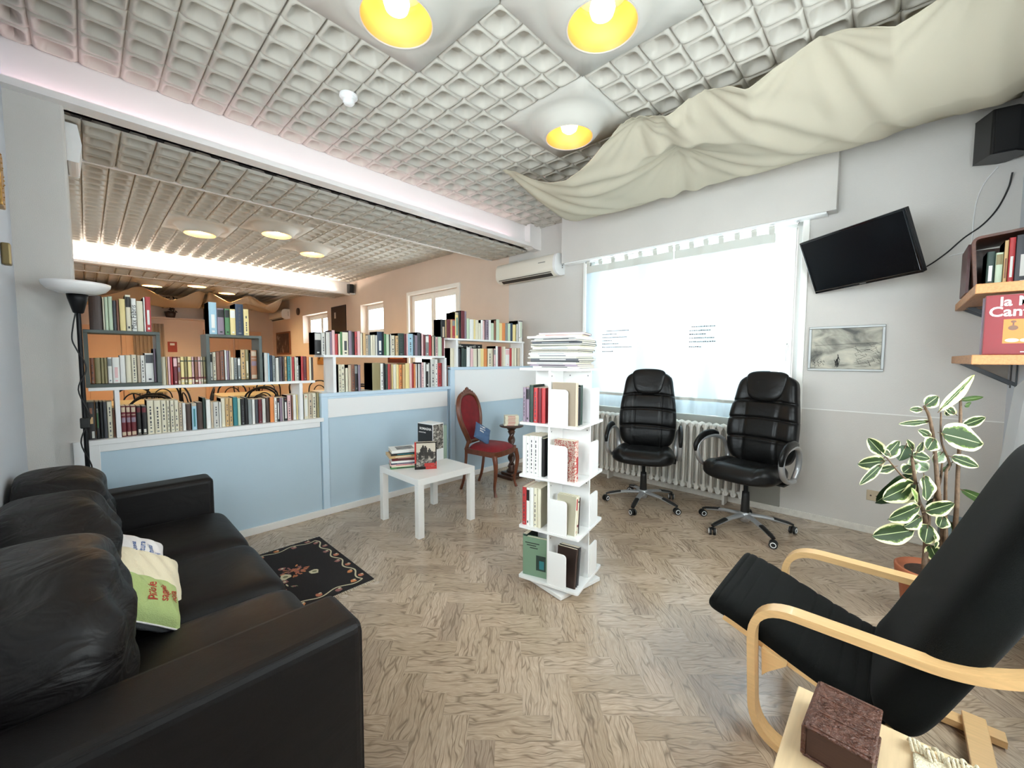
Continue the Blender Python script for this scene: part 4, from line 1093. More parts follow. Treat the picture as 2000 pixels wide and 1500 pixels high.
# curtain of the right wall: its lower corner swings out along the wall
t = thing('curtain', 'white curtain beside the plant at the right edge of the photo', 'curtain', (2.2, -0.47, 1.9))
def fn(u, v):
    z = 0.55 - v * 1.88
    k = min(1, max(0, (-0.58 - z) / 0.12)); k = k * k * (3 - 2 * k)
    x0, x1 = -1.25, 0.80 + 0.50 * k + 0.32 * max(0, (-0.70 - z) / 0.63)
    return (x0 + (x1 - x0) * u, 0.014 * math.sin(u * 60) * (0.4 + v), z)
MB().grid(fn, 140, 24).build('cloth', sheer('white_curtain', 'f4f4f2', 0.12, 0.7), t)
MB().cyl((-1.3, 0, 0.56), (0.82, 0, 0.56), 0.009, n=10).build('rod', m_white, t)

# ------------------------------------------------------------------ framed drawing
t = thing('picture_frame', 'small framed grey landscape drawing below the television', 'picture', (WX, 0.313, 1.433))
m_fr = mat('silver_frame', 'a7a9a8', 0.4, 0.3)
hw, hh = 0.233, 0.178
mb = MB().box(-0.022, -0.001, -hw, hw, hh - 0.018, hh).box(-0.022, -0.001, -hw, hw, -hh, -hh + 0.018).box(-0.022, -0.001, -hw, -hw + 0.018, -hh + 0.018, hh - 0.018).box(-0.022, -0.001, hw - 0.018, hw, -hh + 0.018, hh - 0.018)
mb.build('frame', m_fr, t, bevel=0.003)
def art(name, stops, scale, dist, detail=8, stretch=(1, 1, 1)):
    m = bpy.data.materials.new(name); m.use_nodes = True; nt = m.node_tree; b = nt.nodes['Principled BSDF']
    tc = nt.nodes.new('ShaderNodeTexCoord'); mp = nt.nodes.new('ShaderNodeMapping'); mp.inputs['Scale'].default_value = stretch
    n = nt.nodes.new('ShaderNodeTexNoise'); n.inputs['Scale'].default_value = scale; n.inputs['Detail'].default_value = detail; n.inputs['Distortion'].default_value = dist
    r = nt.nodes.new('ShaderNodeValToRGB'); cr = r.color_ramp
    cr.elements[0].position = stops[0][0]; cr.elements[0].color = (*lin(stops[0][1]), 1); cr.elements[1].position = stops[-1][0]; cr.elements[1].color = (*lin(stops[-1][1]), 1)
    for p, c in stops[1:-1]:
        e = cr.elements.new(p); e.color = (*lin(c), 1)
    nt.links.new(tc.outputs['Object'], mp.inputs[0]); nt.links.new(mp.outputs[0], n.inputs[0]); nt.links.new(n.outputs['Fac'], r.inputs[0]); nt.links.new(r.outputs[0], b.inputs['Base Color'])
    b.inputs['Roughness'].default_value = 0.5
    return m
mb = MB().box(-0.008, -0.003, -hw + 0.018, hw - 0.018, -hh + 0.018, hh - 0.018)
mb.build('drawing', art('charcoal_landscape', [(0.32, '4a4a45'), (0.45, '8f8c80'), (0.55, 'b5b1a2'), (0.7, 'cfcab8')], 5, 0.8, 10, (1, 1.0, 1.9)), t)
# drawn shapes: horizon, dark wood on the right, a standing figure, bushes
mb = MB(); rr = random.Random(8); x = -0.0085
def strk(y, z, l, a, w_=0.0018, mi=0):
    c, s = math.cos(a) * l / 2, math.sin(a) * l / 2; n = (-math.sin(a) * w_ / 2, math.cos(a) * w_ / 2)
    mb.add([(x, y - c + n[0], z - s + n[1]), (x, y + c + n[0], z + s + n[1]), (x, y + c - n[0], z + s - n[1]), (x, y - c - n[0], z - s - n[1])], [(0, 1, 2, 3)], mi)
strk(0.0, 0.035, 0.38, -0.04, 0.0025)
for k in range(46): strk(rr.uniform(-0.205, -0.06), rr.uniform(-0.14, 0.04), rr.uniform(0.02, 0.06), rr.uniform(-0.5, 1.2))
for k in range(34): strk(rr.uniform(0.12, 0.205), rr.uniform(-0.14, -0.09), rr.uniform(0.01, 0.035), rr.uniform(0.4, 2.6))
for k in range(12): strk(0.045 + rr.uniform(-0.012, 0.012), -0.10 + rr.uniform(-0.03, 0.03), 0.05, rr.uniform(1.2, 2.0), 0.004)
mb.build('pencil_strokes', mat('graphite', '2c2b29', 0.6), t)

# ------------------------------------------------------------------ wooden shelves on the right wall
m_pine = mat('pine_board', 'b57d4b', 0.45, noise=0.16, nscale=9, stretch=(1.2, 16, 16))
m_steel = mat('grey_bracket', '55585c', 0.4, 0.6)
def wshelf(zt, x0, x1, y1, label):
    t = thing('wall_shelf', label, 'shelf', ((x0 + x1) / 2, RY, zt), group='pine wall shelves')
    mb = MB(); mb.T = Matrix.Translation((-(x0 + x1) / 2, -RY, -zt))
    mb.box(x0, x1, RY + 0.001, y1, zt - 0.048, zt); mb.build('board', m_pine, t, bevel=0.004)
    for xb in (3.86, 4.03):
        mb = MB(); mb.T = Matrix.Translation((-(x0 + x1) / 2, -RY, -zt))
        mb.box(xb - 0.012, xb + 0.012, RY + 0.001, y1 - 0.04, zt - 0.052, zt - 0.0485)
        mb.box(xb - 0.012, xb + 0.012, RY + 0.001, RY + 0.006, zt - 0.20, zt - 0.0525)
        mb.prism([(RY + 0.006, zt - 0.16), (y1 - 0.07, zt - 0.0525), (y1 - 0.03, zt - 0.0525), (RY + 0.006, zt - 0.185)], 'x', xb - 0.008, xb + 0.008)
        mb.build('bracket', m_steel, t)
    return t
wshelf(1.37, 3.06, 4.11, -0.262, 'lower pine wall shelf carrying the red cookery book')
wshelf(1.725, 3.10, 4.11, -0.262, 'upper pine wall shelf carrying the dark wooden box')
# lower shelf: big red book with its cover to the camera, spine towards the room
m_redcov = mat('glossy_red_cover', '7b0d18', 0.35)
t = thing('cookbook', 'large red cookery book with white title and orange picture', 'book', (3.10, -0.30, 1.3705))
MB().box(0, 0.035, -0.20, 0.0, 0, 0.292).build('cover', m_redcov, t, bevel=0.003)
MB().box(0.004, 0.031, -0.1996, -0.001, 0.2925, 0.2928).box(0.004, 0.031, -0.2012, -0.2002, 0.003, 0.289).build('pages', m_page, t)
MB().box(-0.0012, -0.0002, -0.195, -0.062, 0.055, 0.172).build('cover_picture', mat('orange_picture', 'd8762e', 0.4), t)
m_txt = mat('title_white', 'f6f2ec', 0.5)
fx = frame3((-0.0005, 0, 0), (0, -1, 0), (0, 0, 1))
text('la Mia', 0.062, m_txt, t, frame3((-0.0008, -0.045, 0.238), (0, -1, 0), (0, 0, 1)), offset=0.0012)
text('Cantina', 0.066, m_txt, t, frame3((-0.0008, -0.012, 0.188), (0, -1, 0), (0, 0, 1)), offset=0.0012)
mb = MB()
mb.lathe([(0.028, 0), (0.028, 0.0008)], n=24, cap0=True, cap1=True); q_ = mb.v; 
mb = MB()
# wine bowl, small glass, onion and garlic on the picture
def disc(mb, y, z, ry, rz, mi, x=-0.0016, n=24):
    mb.add([(x, y + ry * math.cos(2 * PI * k / n), z + rz * math.sin(2 * PI * k / n)) for k in range(n)], [tuple(range(n))], mi)
disc(mb, -0.160, 0.125, 0.034, 0.026, 0); disc(mb, -0.160, 0.146, 0.034, 0.008, 1, -0.0018)
disc(mb, -0.093, 0.130, 0.016, 0.012, 2); disc(mb, -0.093, 0.16, 0.009, 0.006, 2)
disc(mb, -0.092, 0.07, 0.022, 0.009, 3); disc(mb, -0.13, 0.07, 0.014, 0.008, 3); disc(mb, -0.165, 0.072, 0.02, 0.01, 3)
mb.add([(-0.0017, -0.096, 0.142), (-0.0017, -0.090, 0.142), (-0.0017, -0.090, 0.158), (-0.0017, -0.096, 0.158)], [(0, 1, 2, 3)], 2)
mb.build('still_life', [mat('dark_bowl', '3a2228', 0.3), mat('wine', '6b2b35', 0.3), mat('brown_glass', '6c4a35', 0.4), mat('garlic_white', 'ead9b8', 0.5)], t)
MB().box(-0.0008, -0.0002, -0.16, -0.12, 0.012, 0.016).build('imprint', m_txt, t)
# books behind it with spines to the room
xx = 3.14
for k, (th, h_, d_, c, lab) in enumerate(((0.018, 0.285, 0.19, 'P', 'thin mauve book just behind the red cookery book'), (0.02, 0.245, 0.17, 'w', 'white book third along the lower pine shelf'), (0.03, 0.21, 0.15, 'v', 'olive book fourth along the lower pine shelf'),
                                          (0.045, 0.23, 0.16, 'c', 'cream book fifth along the lower pine shelf'), (0.03, 0.2, 0.15, 'b', 'beige book sixth along the lower pine shelf'))):
    o = book(th, h_, d_, c + ('t' if k > 1 else '')); o.location = (xx + th / 2, -0.295 - 0.004 * k, 1.3705); o.rotation_euler = (0, 0, PI)
    tag(o, lab, 'book', 'books on the lower pine shelf'); xx += th + 0.002
# upper shelf: open dark wooden box on its side, books inside facing the camera
t = thing('wooden_crate', 'dark varnished wooden box lying on the upper pine shelf', 'box', (3.42, -0.29, 1.7255))
m_dark = mat('dark_varnish', '5a3322', 0.3, noise=0.25, nscale=8, stretch=(1, 8, 8))
P = fillet([(0, -0.222, 0), (0, 0.0, 0), (0, 0.02, 0.29), (0, -0.222, 0.315)], 0.03, 5)
poly = [(p.y, p.z) for p in P]
MB().ribbon([(0.18, p.y, p.z) for p in P], (1, 0, 0), 0.36, 0.014).build('shell', m_dark, t)
MB().box(0.35, 0.36, -0.22, -0.004, 0.008, 0.285).build('back', m_dark, t)
MB().box(0.05, 0.36, 0.022, 0.034, -0.0, 0.27).build('side_lid', mat('dark_red_wood', '4a1c1c', 0.35), t)
bk = [(0.030, 0.20, 'G', 'w', 'dark green book with white label in the wooden box'), (0.026, 0.19, 'q', 'v', 'pale green book standing in the wooden box'),
      (0.014, 0.25, 't', 'n', 'thin tan book standing in the wooden box'), (0.022, 0.262, 'r', 'w', 'red book with white circle in the wooden box'), (0.06, 0.27, 'K', 'w', 'charcoal book with white emblem in the wooden box')]
yy = -0.325
for k, (th, h_, c, d_, lab) in enumerate(bk):
    o = book(th, h_, 0.16, c + d_); o.location = (3.43 + 0.0, yy - th / 2, 1.735); o.rotation_euler = (0, 0, R(-90))
    tag(o, lab, 'book', 'books in the dark wooden box'); yy -= th + 0.002
# ------------------------------------------------------------------ leather sofa
def leather(name, c, rough, wr=0.25, sc_=9.0):
    m = bpy.data.materials.new(name); m.use_nodes = True; nt = m.node_tree; b = nt.nodes['Principled BSDF']
    tc = nt.nodes.new('ShaderNodeTexCoord')
    v = nt.nodes.new('ShaderNodeTexVoronoi'); v.inputs['Scale'].default_value = 260
    n = nt.nodes.new('ShaderNodeTexNoise'); n.inputs['Scale'].default_value = sc_; n.inputs['Detail'].default_value = 3; n.inputs['Distortion'].default_value = 1.2
    mp = nt.nodes.new('ShaderNodeMapping'); mp.inputs['Scale'].default_value = (1, 1, 2.2)
    nt.links.new(tc.outputs['Object'], v.inputs['Vector']); nt.links.new(tc.outputs['Object'], mp.inputs[0]); nt.links.new(mp.outputs[0], n.inputs['Vector'])
    b1 = nt.nodes.new('ShaderNodeBump'); b1.inputs['Strength'].default_value = 0.12; b1.inputs['Distance'].default_value = 0.001
    b2 = nt.nodes.new('ShaderNodeBump'); b2.inputs['Strength'].default_value = wr; b2.inputs['Distance'].default_value = 0.03
    nt.links.new(v.outputs['Distance'], b1.inputs['Height']); nt.links.new(n.outputs['Fac'], b2.inputs['Height']); nt.links.new(b2.outputs[0], b1.inputs['Normal']); nt.links.new(b1.outputs[0], b.inputs['Normal'])
    b.inputs['Base Color'].default_value = (*lin(c), 1); b.inputs['Roughness'].default_value = rough; b.inputs['Specular IOR Level'].default_value = 0.28
    return m
m_sofa = leather('black_leather', '120f0f', 0.5, 0.10, 5)
m_sofa_w = leather('black_leather_creased', '141111', 0.46, 0.5, 7)
def cushion_fn(w_, d_, h_, puff=1.0, e=0.35, n1=0.32):
    """superellipsoid-like pillow, centred"""
    def sp(v, p): return math.copysign(abs(v) ** p, v)
    def fn(u, v):
        a = 2 * PI * u; b_ = PI * (v - 0.5)
        cb = sp(math.cos(b_), e)
        return (w_ / 2 * cb * sp(math.cos(a), n1), d_ / 2 * cb * sp(math.sin(a), n1), h_ / 2 * sp(math.sin(b_), 0.8) * puff)
    return fn
t = thing('sofa', 'black leather three seat sofa along the left wall', 'sofa', (0.14, 2.1, 0))
off = Matrix.Translation((-0.14, -2.1, 0))
mb = MB(); mb.T = off
mb.box(-0.225, 0.50, 1.10, 3.10, 0.06, 0.26)
mb.build('base', m_sofa, t, bevel=0.02, seg=3)
mb = MB(); mb.T = off
mb.box(-0.235, -0.08, 1.24, 2.97, 0.20, 0.68)
mb.build('back_frame', m_sofa, t, bevel=0.04, seg=4)
for (a, b) in ((1.04, 1.245), (2.965, 3.13)):
    mb = MB(); mb.T = off
    mb.box(-0.235, 0.503, a, b, 0.05, 0.62)
    mb.build('armrest', m_sofa, t, bevel=0.03, seg=4)
    mb = MB(); mb.T = off
    y_ = a + 0.012 if a < 2 else b - 0.012
    mb.tube(fillet([(-0.22, y_, 0.611), (0.496, y_, 0.611), (0.496, y_, 0.06)], 0.03, 4), 0.0035, 8)
    mb.build('piping', m_sofa, t)
for k, (a, b) in enumerate(((1.248, 1.79), (1.80, 2.35), (2.36, 2.962))):
    mb = MB(); mb.T = off
    cx, cy = 0.20, (a + b) / 2
    def fs(u, v, cx=cx, cy=cy, a=a, b=b):
        p = cushion_fn(0.70, (b - a), 0.19, 1, 0.22, 0.16)(u, v)
        z = p[2] + 0.335 + (0.012 * math.cos(p[0] / 0.35 * PI / 2) * math.cos(p[1] / (b - a) * PI) if p[2] > 0 else 0)
        return (p[0] + cx, p[1] + cy, z)
    mb.grid(fs, 64, 28, wrapu=True)
    mb.build('seat_cushion', m_sofa, t)
for k, (a, b, top) in enumerate(((1.22, 1.84, 0.84), (1.80, 2.42, 0.83), (2.37, 2.96, 0.835))):
    mb = MB(); mb.T = off
    rr = random.Random(20 + k); ph = [rr.uniform(0, 6) for _ in range(6)]
    cy = (a + b) / 2; W = b - a
    def fb(u, v, cy=cy, W=W, top=top, ph=ph):
        def sp(q, p): return math.copysign(abs(q) ** p, q)
        al = 2 * PI * u; be = PI * (v - 0.5)
        cb = sp(math.cos(be), 0.55)
        y = W / 2 * cb * sp(math.cos(al), 0.62); x = 0.145 * cb * sp(math.sin(al), 0.75); z = sp(math.sin(be), 0.72)
        H = (top - 0.42) / 2
        # puffier above, thinner at the base, leaning back
        x *= 1.0 + 0.10 * z
        hz = 0.44 + H + z * H - 0.10 * (abs(y) / (W / 2)) ** 2.4 * max(0, z)
        # creases running up from the middle seam
        cr = 0.010 * math.sin(y * 34 + ph[0] + 2 * math.sin(hz * 9 + ph[1])) * math.exp(-((hz - 0.72) / 0.13) ** 2) + 0.008 * math.sin(hz * 42 + 3 * y + ph[2]) * math.exp(-((y) / 0.22) ** 2)
        x += cr * (1 if x > 0 else 0.3); hz += 0.6 * cr
        # central piped seam
        x -= 0.012 * math.exp(-(y / 0.012) ** 2) * (1 if x > 0 else 0)
        xo = 0.02 - 0.16 * max(0, (hz - 0.42)) + x
        return (max(-0.232, xo - 0.07), cy + y, hz)
    mb.grid(fb, 88, 52, wrapu=True)
    mb.build('back_cushion', m_sofa_w, t)

# ------------------------------------------------------------------ small pillows
def pillow(name, label, M, w_, h_, th, m_front, m_back, mtext=None, words=(), tsize=0.03, piping=None, group=None):
    t = thing(name, label, 'cushion', (0, 0, 0), group=group)
    t.rotation_mode = 'QUATERNION'; t.location = M.to_translation(); t.rotation_quaternion = M.to_quaternion()
    def surf(sgn):
        def fn(u, v):
            a, b = 2 * u - 1, 2 * v - 1
            pin = 1 - 0.10 * (1 - abs(a)) * abs(b) ** 3 * 0 
            x = a * w_ / 2 * (1 - 0.07 * (1 - b * b)); y = b * h_ / 2 * (1 - 0.07 * (1 - a * a))
            f = max(0, (1 - a ** 4) * (1 - b ** 4)) ** 0.55
            wr = 0.0035 * math.sin(9 * a + 5 * b) * (1 - f) + 0.003 * math.sin(14 * b - 6 * a) * f
            return (x, y, sgn * (th / 2 * f + wr * f))
        return fn
    MB().grid(surf(1), 30, 30).build('front', m_front, t)
    mb = MB(); g = surf(-1); mb.grid(lambda u, v: g(1 - u, v), 30, 30); mb.build('back', m_back, t)
    if piping:
        f1 = surf(1); pts = [f1(k / 14, 0) for k in range(14)] + [f1(1, k / 14) for k in range(14)] + [f1(1 - k / 14, 1) for k in range(14)] + [f1(0, 1 - k / 14) for k in range(14)]
        MB().tube(pts, 0.003, 8, closed=True).build('piping', piping, t)
    f1 = surf(1)
    for k, (wd, x, y, sz) in enumerate(words):
        p = f1(x / w_ + 0.5, y / h_ + 0.5)
        o = text(wd, sz, mtext, t, Matrix.Translation((x, y, 0)), offset=0.0004, extrude=0.0001)
        for vv in o.data.vertices:   # lay the letters on the bulge
            q = f1(min(1, max(0, (vv.co.x + x) / w_ + 0.5)), min(1, max(0, (vv.co.y + y) / h_ + 0.5)))
            vv.co.z = q[2] + 0.0012 + (0.0004 if vv.co.z > 0 else 0)
    return t
m_gr = mat('green_cotton', 'b9cb86', 0.85, bump=0.3, bscale=300); m_gy = mat('grey_cotton', '9ea0a3', 0.85, bump=0.3, bscale=300)
m_cr = mat('cream_cotton', 'f3e6c8', 0.85, bump=0.2, bscale=300); m_tanc = mat('tan_cotton', 'c9a878', 0.85, bump=0.2, bscale=300)
m_wh = mat('white_cotton', 'f1ecea', 0.85, bump=0.2, bscale=300)
G2 = 'small pillows on the sofa'
def pm(c, ux, uy): return frame3(c, ux, uy)
# local x runs up the sloping face towards the cushion's top, local y across
pillow('pillow', 'small green pillow with red writing, frontmost on the sofa', pm((0.085, 1.80, 0.53), (0.05, 0.93, 0.22), (-0.74, 0.0, 0.62)), 0.22, 0.26, 0.10, m_gr, m_gy, mat('red_ink', 'b4402e', 0.7),
       [('Pillole', -0.06, -0.02, 0.040), ('saggia', -0.05, -0.055, 0.036), ('noia', -0.04, -0.09, 0.034)], piping=m_wh, group=G2)
pillow('pillow', 'small plain cream and tan pillow, between the white and the green ones', pm((0.10, 1.985, 0.545), (0.05, 0.90, 0.30), (-0.76, 0.0, 0.62)), 0.22, 0.29, 0.10, m_cr, m_tanc, group=G2)
pillow('pillow', 'small white pillow with blue writing, farthest of the three', pm((0.08, 2.17, 0.555), (0.05, 0.88, 0.34), (-0.78, 0.0, 0.60)), 0.22, 0.27, 0.09, m_wh, m_wh, mat('blue_ink', '5c76a8', 0.7),
       [('Buona', -0.04, 0.0, 0.030), ('lettura', -0.04, -0.03, 0.030), ('a tutti', -0.04, -0.06, 0.030), ('voi', -0.04, -0.09, 0.030)], group=G2)

# ------------------------------------------------------------------ rug
def rug_mat():
    m = bpy.data.materials.new('flowered_rug'); m.use_nodes = True; nt = m.node_tree; b = nt.nodes['Principled BSDF']
    b.inputs['Base Color'].default_value = (*lin('15100f'), 1); b.inputs['Roughness'].default_value = 0.95
    return m
t = thing('rug', 'small black rug with woven flowers and winding border', 'rug', (0.80, 2.665, 0.0))
MB().box(-0.35, 0.35, -0.42, 0.42, 0.0005, 0.008).build('pile', mat('black_wool', '1a1415', 0.95, noise=0.3, nscale=140), t, bevel=0.002)
rr = random.Random(2)
def blob(mb, x, y, r, mi, z=0.0084, n=9, el=1.0, a0=0.0, jag=0.25):
    pts = []
    for k in range(n):
        a = 2 * PI * k / n; q = r * (1 + rr.uniform(-jag, jag)); px, py = q * math.cos(a), q * el * math.sin(a)
        pts.append((x + px * math.cos(a0) - py * math.sin(a0), y + px * math.sin(a0) + py * math.cos(a0), z))
    mb.add(pts, [tuple(range(n))], mi)
flm = [mat('wool_salmon', 'b86f55', 0.95), mat('wool_cream', 'c9bfa0', 0.95), mat('wool_rose', '93605c', 0.95), mat('wool_sage', '7c7a5d', 0.95), mat('wool_orange', 'c97f50', 0.95)]
mb = MB()
for k in range(60):      # large chrysanthemum
    a = rr.uniform(0, 2 * PI); r = rr.uniform(0.005, 0.075); blob(mb, 0.05 + r * math.cos(a), 0.02 + r * math.sin(a), rr.uniform(0.008, 0.016), rr.choice((0, 0, 4, 2)), 0.0084 + 0.0001 * (k % 5), 7, 0.45, a)
for (x, y, r, c) in ((0.13, -0.075, 0.03, 1), (-0.02, -0.02, 0.032, 1), (-0.07, 0.03, 0.028, 1), (-0.10, 0.09, 0.022, 3), (-0.04, -0.075, 0.02, 2), (-0.09, -0.04, 0.022, 3), (0.0, 0.10, 0.02, 2)):
    blob(mb, x, y, r, c, 0.0090, 10); blob(mb, x, y, r * 0.45, 3 if c == 1 else 1, 0.0092, 8)
for k in range(26):
    a = rr.uniform(PI * 0.7, PI * 1.5); r = rr.uniform(0.07, 0.16); blob(mb, 0.0 + r * math.cos(a), -0.02 + r * math.sin(a), rr.uniform(0.008, 0.02), rr.choice((2, 3, 1)), 0.0086 + 0.0001 * (k % 4), 7, 0.35, a + 0.5)
mb.build('bouquet', flm, t)
mb = MB()
def border(p0, p1, n, seed):
    r2 = random.Random(seed); P0, P1 = Vector((*p0, 0)), Vector((*p1, 0)); d = (P1 - P0); L = d.length; d.normalize(); nn = Vector((-d.y, d.x, 0))
    pts = [P0 + d * L * k / 60 + nn * 0.016 * math.sin(k / 60 * n * 2 * PI) + Vector((0, 0, 0.0085)) for k in range(61)]
    for a, b in zip(pts[:-1], pts[1:]):
        t_ = (b - a).normalized(); q = Vector((-t_.y, t_.x, 0)) * 0.0045
        mb.add([a + q, b + q, b - q, a - q], [(3, 2, 1, 0)], 1)
    for k in range(int(n * 2)):
        c = P0 + d * L * (k + 0.5) / (2 * n) - nn * 0.014 * math.sin((k + 0.5) * PI)
        blob(mb, c.x, c.y, 0.018, r2.choice((0, 2, 4)), 0.0088, 9); blob(mb, c.x + 0.01, c.y + 0.01, 0.008, 1, 0.009, 7)
border((0.30, -0.37), (0.30, 0.37), 4, 1); border((-0.3, -0.37), (-0.3, 0.37), 4, 2); border((-0.3, -0.37), (0.3, -0.37), 3, 3); border((-0.3, 0.37), (0.3, 0.37), 3, 4)
mb.build('flower_border', flm, t)
mb = MB(); rr = random.Random(6)
for s_ in (-1, 1):
    for k in range(90):
        x = -0.345 + 0.69 * k / 89; l = rr.uniform(0.012, 0.026); dx = rr.uniform(-0.006, 0.006); y = s_ * 0.42
        mb.add([(x - 0.0016, y, 0.004), (x + 0.0016, y, 0.004), (x + dx + 0.001, y + s_ * l, 0.0012), (x + dx - 0.001, y + s_ * l, 0.0012)], [(0, 1, 2, 3)])
mb.build('fringe', mat('fringe_cream', 'd9cfbb', 0.9), t, solid=0.0012)

# ------------------------------------------------------------------ floor lamp
t = thing('floor_lamp', 'black uplighter floor lamp with white bowl shade behind the sofa', 'lamp', (-0.02, 3.33, 0.0))
m_bm = mat('black_metal', '1a1a1c', 0.4, 0.6)
MB().lathe([(0.0, 0.022), (0.12, 0.02), (0.13, 0.008), (0.13, 0.0)], n=32).build('base', m_bm, t)
MB().cyl((0, 0, 0.02), (0, 0, 1.60), 0.0105, n=14).build('pole', m_bm, t)
MB().lathe([(0.016, 1.585), (0.022, 1.59), (0.040, 1.665), (0.044, 1.69), (0.0, 1.69)], n=28).build('socket_cup', m_bm, t)
MB().lathe([(0.03, 1.690), (0.075, 1.694), (0.115, 1.712), (0.134, 1.735), (0.137, 1.752), (0.131, 1.754), (0.11, 1.722), (0.07, 1.704), (0.0, 1.70)], n=40).build('lamp_shade', mat('white_glass_shade', 'f3f0ee', 0.3), t)
pts = smooth_path([(-0.011, -0.02, 1.585), (-0.022, -0.024, 1.52), (-0.030, -0.02, 1.44), (-0.014, -0.014, 1.38), (0.018, -0.012, 1.28), (-0.018, -0.014, 1.16), (0.020, -0.012, 1.02), (0.016, -0.012, 0.98), (-0.02, -0.014, 0.86), (0.018, -0.014, 0.70), (-0.016, -0.014, 0.55), (0.016, -0.014, 0.4), (-0.014, -0.014, 0.25), (0.0, -0.016, 0.12)], 6)
MB().tube(pts, 0.0035, 8).build('cord', m_blk, t)
MB().box(-0.02, 0.02, -0.032, -0.008, 0.94, 1.0).build('foot_switch', m_blk, t, bevel=0.006)
# brass framed mirror edge and small bracket on the left wall
o = MB().box(LX + 0.001, LX + 0.022, 2.93, 3.03, 2.02, 2.26)
rr = random.Random(4)
for k in range(14): o.lathe([(0.0, 0.006), (0.009, 0.0), (0.0, -0.006)], c=(LX + 0.02, rr.uniform(2.94, 3.02), 2.03 + k * 0.0165), n=10)
o = o.build('ornate_frame', mat('old_gold', 'a8834a', 0.35, 0.8, bump=0.6, bscale=50), bevel=0.004); tag(o, 'edge of an ornate gilded frame on the left wall', 'frame')
o = MB().box(LX + 0.001, LX + 0.03, 2.985, 3.03, 1.765, 1.865).build('wall_hook', mat('aged_brass', '8b7a55', 0.35, 0.8), bevel=0.006); tag(o, 'small brass hook on the left wall under the gilded frame', 'hook')

# ------------------------------------------------------------------ white side table with books
t = thing('side_table', 'square white side table carrying books in front of the partition', 'table', (1.92, 2.80, 0))
m_lack = mat('white_foil', 'f1f0ed', 0.3)
MB().box(-0.275, 0.275, -0.285, 0.285, 0.40, 0.45).build('table_top', m_lack, t, bevel=0.002)
for sx in (-1, 1):
    for sy in (-1, 1):
        MB().box(sx * 0.25 - 0.025, sx * 0.25 + 0.025, sy * 0.26 - 0.025, sy * 0.26 + 0.025, 0, 0.3995).build('leg', m_lack, t, bevel=0.0015)
def flatbook(loc, rz, w_, d_, h_, c, label, group, spine='y', dec=None, name='book'):
    """book lying flat: w_ along x (spine length), d_ along y, spine on the -y side"""
    t_ = thing(name, label, 'book', loc, rz, group)
    th = min(0.003, h_ * 0.18)
    mb = MB().box(-w_ / 2, w_ / 2, -d_ / 2, d_ / 2, 0, th).box(-w_ / 2, w_ / 2, -d_ / 2, d_ / 2, h_ - th, h_).box(-w_ / 2, w_ / 2, -d_ / 2, -d_ / 2 + th, th, h_ - th)
    if dec: mb.box(-w_ * 0.3, w_ * 0.25, -d_ / 2 - 0.0004, -d_ / 2, h_ * 0.3, h_ * 0.7, 1)
    mb.build('cover', [bmat(c), bmat(dec or 'w')], t_)
    MB().box(-w_ / 2 + 0.003, w_ / 2 - 0.003, -d_ / 2 + th, d_ / 2 - 0.003, th, h_ - th).build('pages', m_page, t_)
    return t_
z = 0.4505; rr = random.Random(31)
spec = [('g', 0.011, 'green book, bottommost in the stack on the white table', 'k'), ('c', 0.010, 'thin cream book just above the green one', None), ('p', 0.010, 'thin pinkish book in the lower part of the white table stack', 'r'),
        ('D', 0.013, 'navy blue book in the lower half of the white table stack', 'P'), ('w', 0.016, 'white book in the middle of the white table stack', None), ('m', 0.016, 'maroon book in the middle of the white table stack', 'd'),
        ('n', 0.012, 'brown patterned book in the white table stack', 'p'), ('t', 0.017, 'tan book jutting out on the left of the white table stack', 'c'), ('k', 0.016, 'black book second from the top of the white table stack', 'T'),
        ('w', 0.022, 'grey and white book on top of the white table stack', None)]
for k, (c, h_, lab, dec) in enumerate(spec):
    fb_ = flatbook((1.805 + rr.uniform(-0.01, 0.01) - (0.025 if c == 't' else 0), 2.955 + rr.uniform(-0.008, 0.008), z), R(-24 + rr.uniform(-5, 5)), 0.235, 0.185, h_, c, lab, 'books stacked on the white table', dec=dec)
    z += h_ + 0.0004
o = MB().box(-0.07, 0.07, -0.06, 0.06, 0, 0.0006).build('cover_photo', art('magazine_cover', [(0.3, '4a4c50'), (0.6, '9a9794')], 30, 1, 3), fb_); o.location = (0, 0, 0.0222)
# standing history book with the group photograph
t = thing('book', 'upright book with black and white group photo cover on white table', 'book', (1.852, 2.722, 0.4505), R(-33), 'books on the white table')
MB().box(-0.087, 0.087, 0.0, 0.003, 0, 0.222).box(-0.087, 0.087, 0.032, 0.035, 0, 0.222).box(-0.087, -0.084, 0.003, 0.032, 0, 0.222).build('cover', mat('black_cover', '17110f', 0.3), t, bevel=0.0008)
MB().box(-0.084, 0.085, 0.0035, 0.0315, 0.001, 0.220).build('pages', m_page, t)
m_ph = art('group_photo', [(0.30, '1c1a18'), (0.45, '4f4a45'), (0.56, '9d968c'), (0.7, 'cfc8bc')], 32, 1.5, 6)
mb = MB().box(-0.073, 0.078, -0.0008, -0.0001, 0.022, 0.213, 0)
mb.box(-0.073, 0.078, -0.0011, -0.0008, 0.14, 0.213, 1)
for (x, z_, r_) in ((-0.03, 0.168, 0.012), (-0.002, 0.178, 0.013), (0.03, 0.158, 0.012), (-0.045, 0.13, 0.012), (0.05, 0.135, 0.011), (0.005, 0.135, 0.014), (-0.02, 0.192, 0.007)):
    mb.box(x - r_ * 0.5, x + r_ * 0.5, -0.0016, -0.0012, z_, z_ + r_, 2); mb.box(x - r_ * 1.1, x + r_ * 1.1, -0.0015, -0.0011, z_ - 0.05, z_, 2)
mb.build('cover_photo', [m_ph, mat('faded_sky', 'c9bfae', 0.5), mat('dark_figures', '35312d', 0.5)], t)
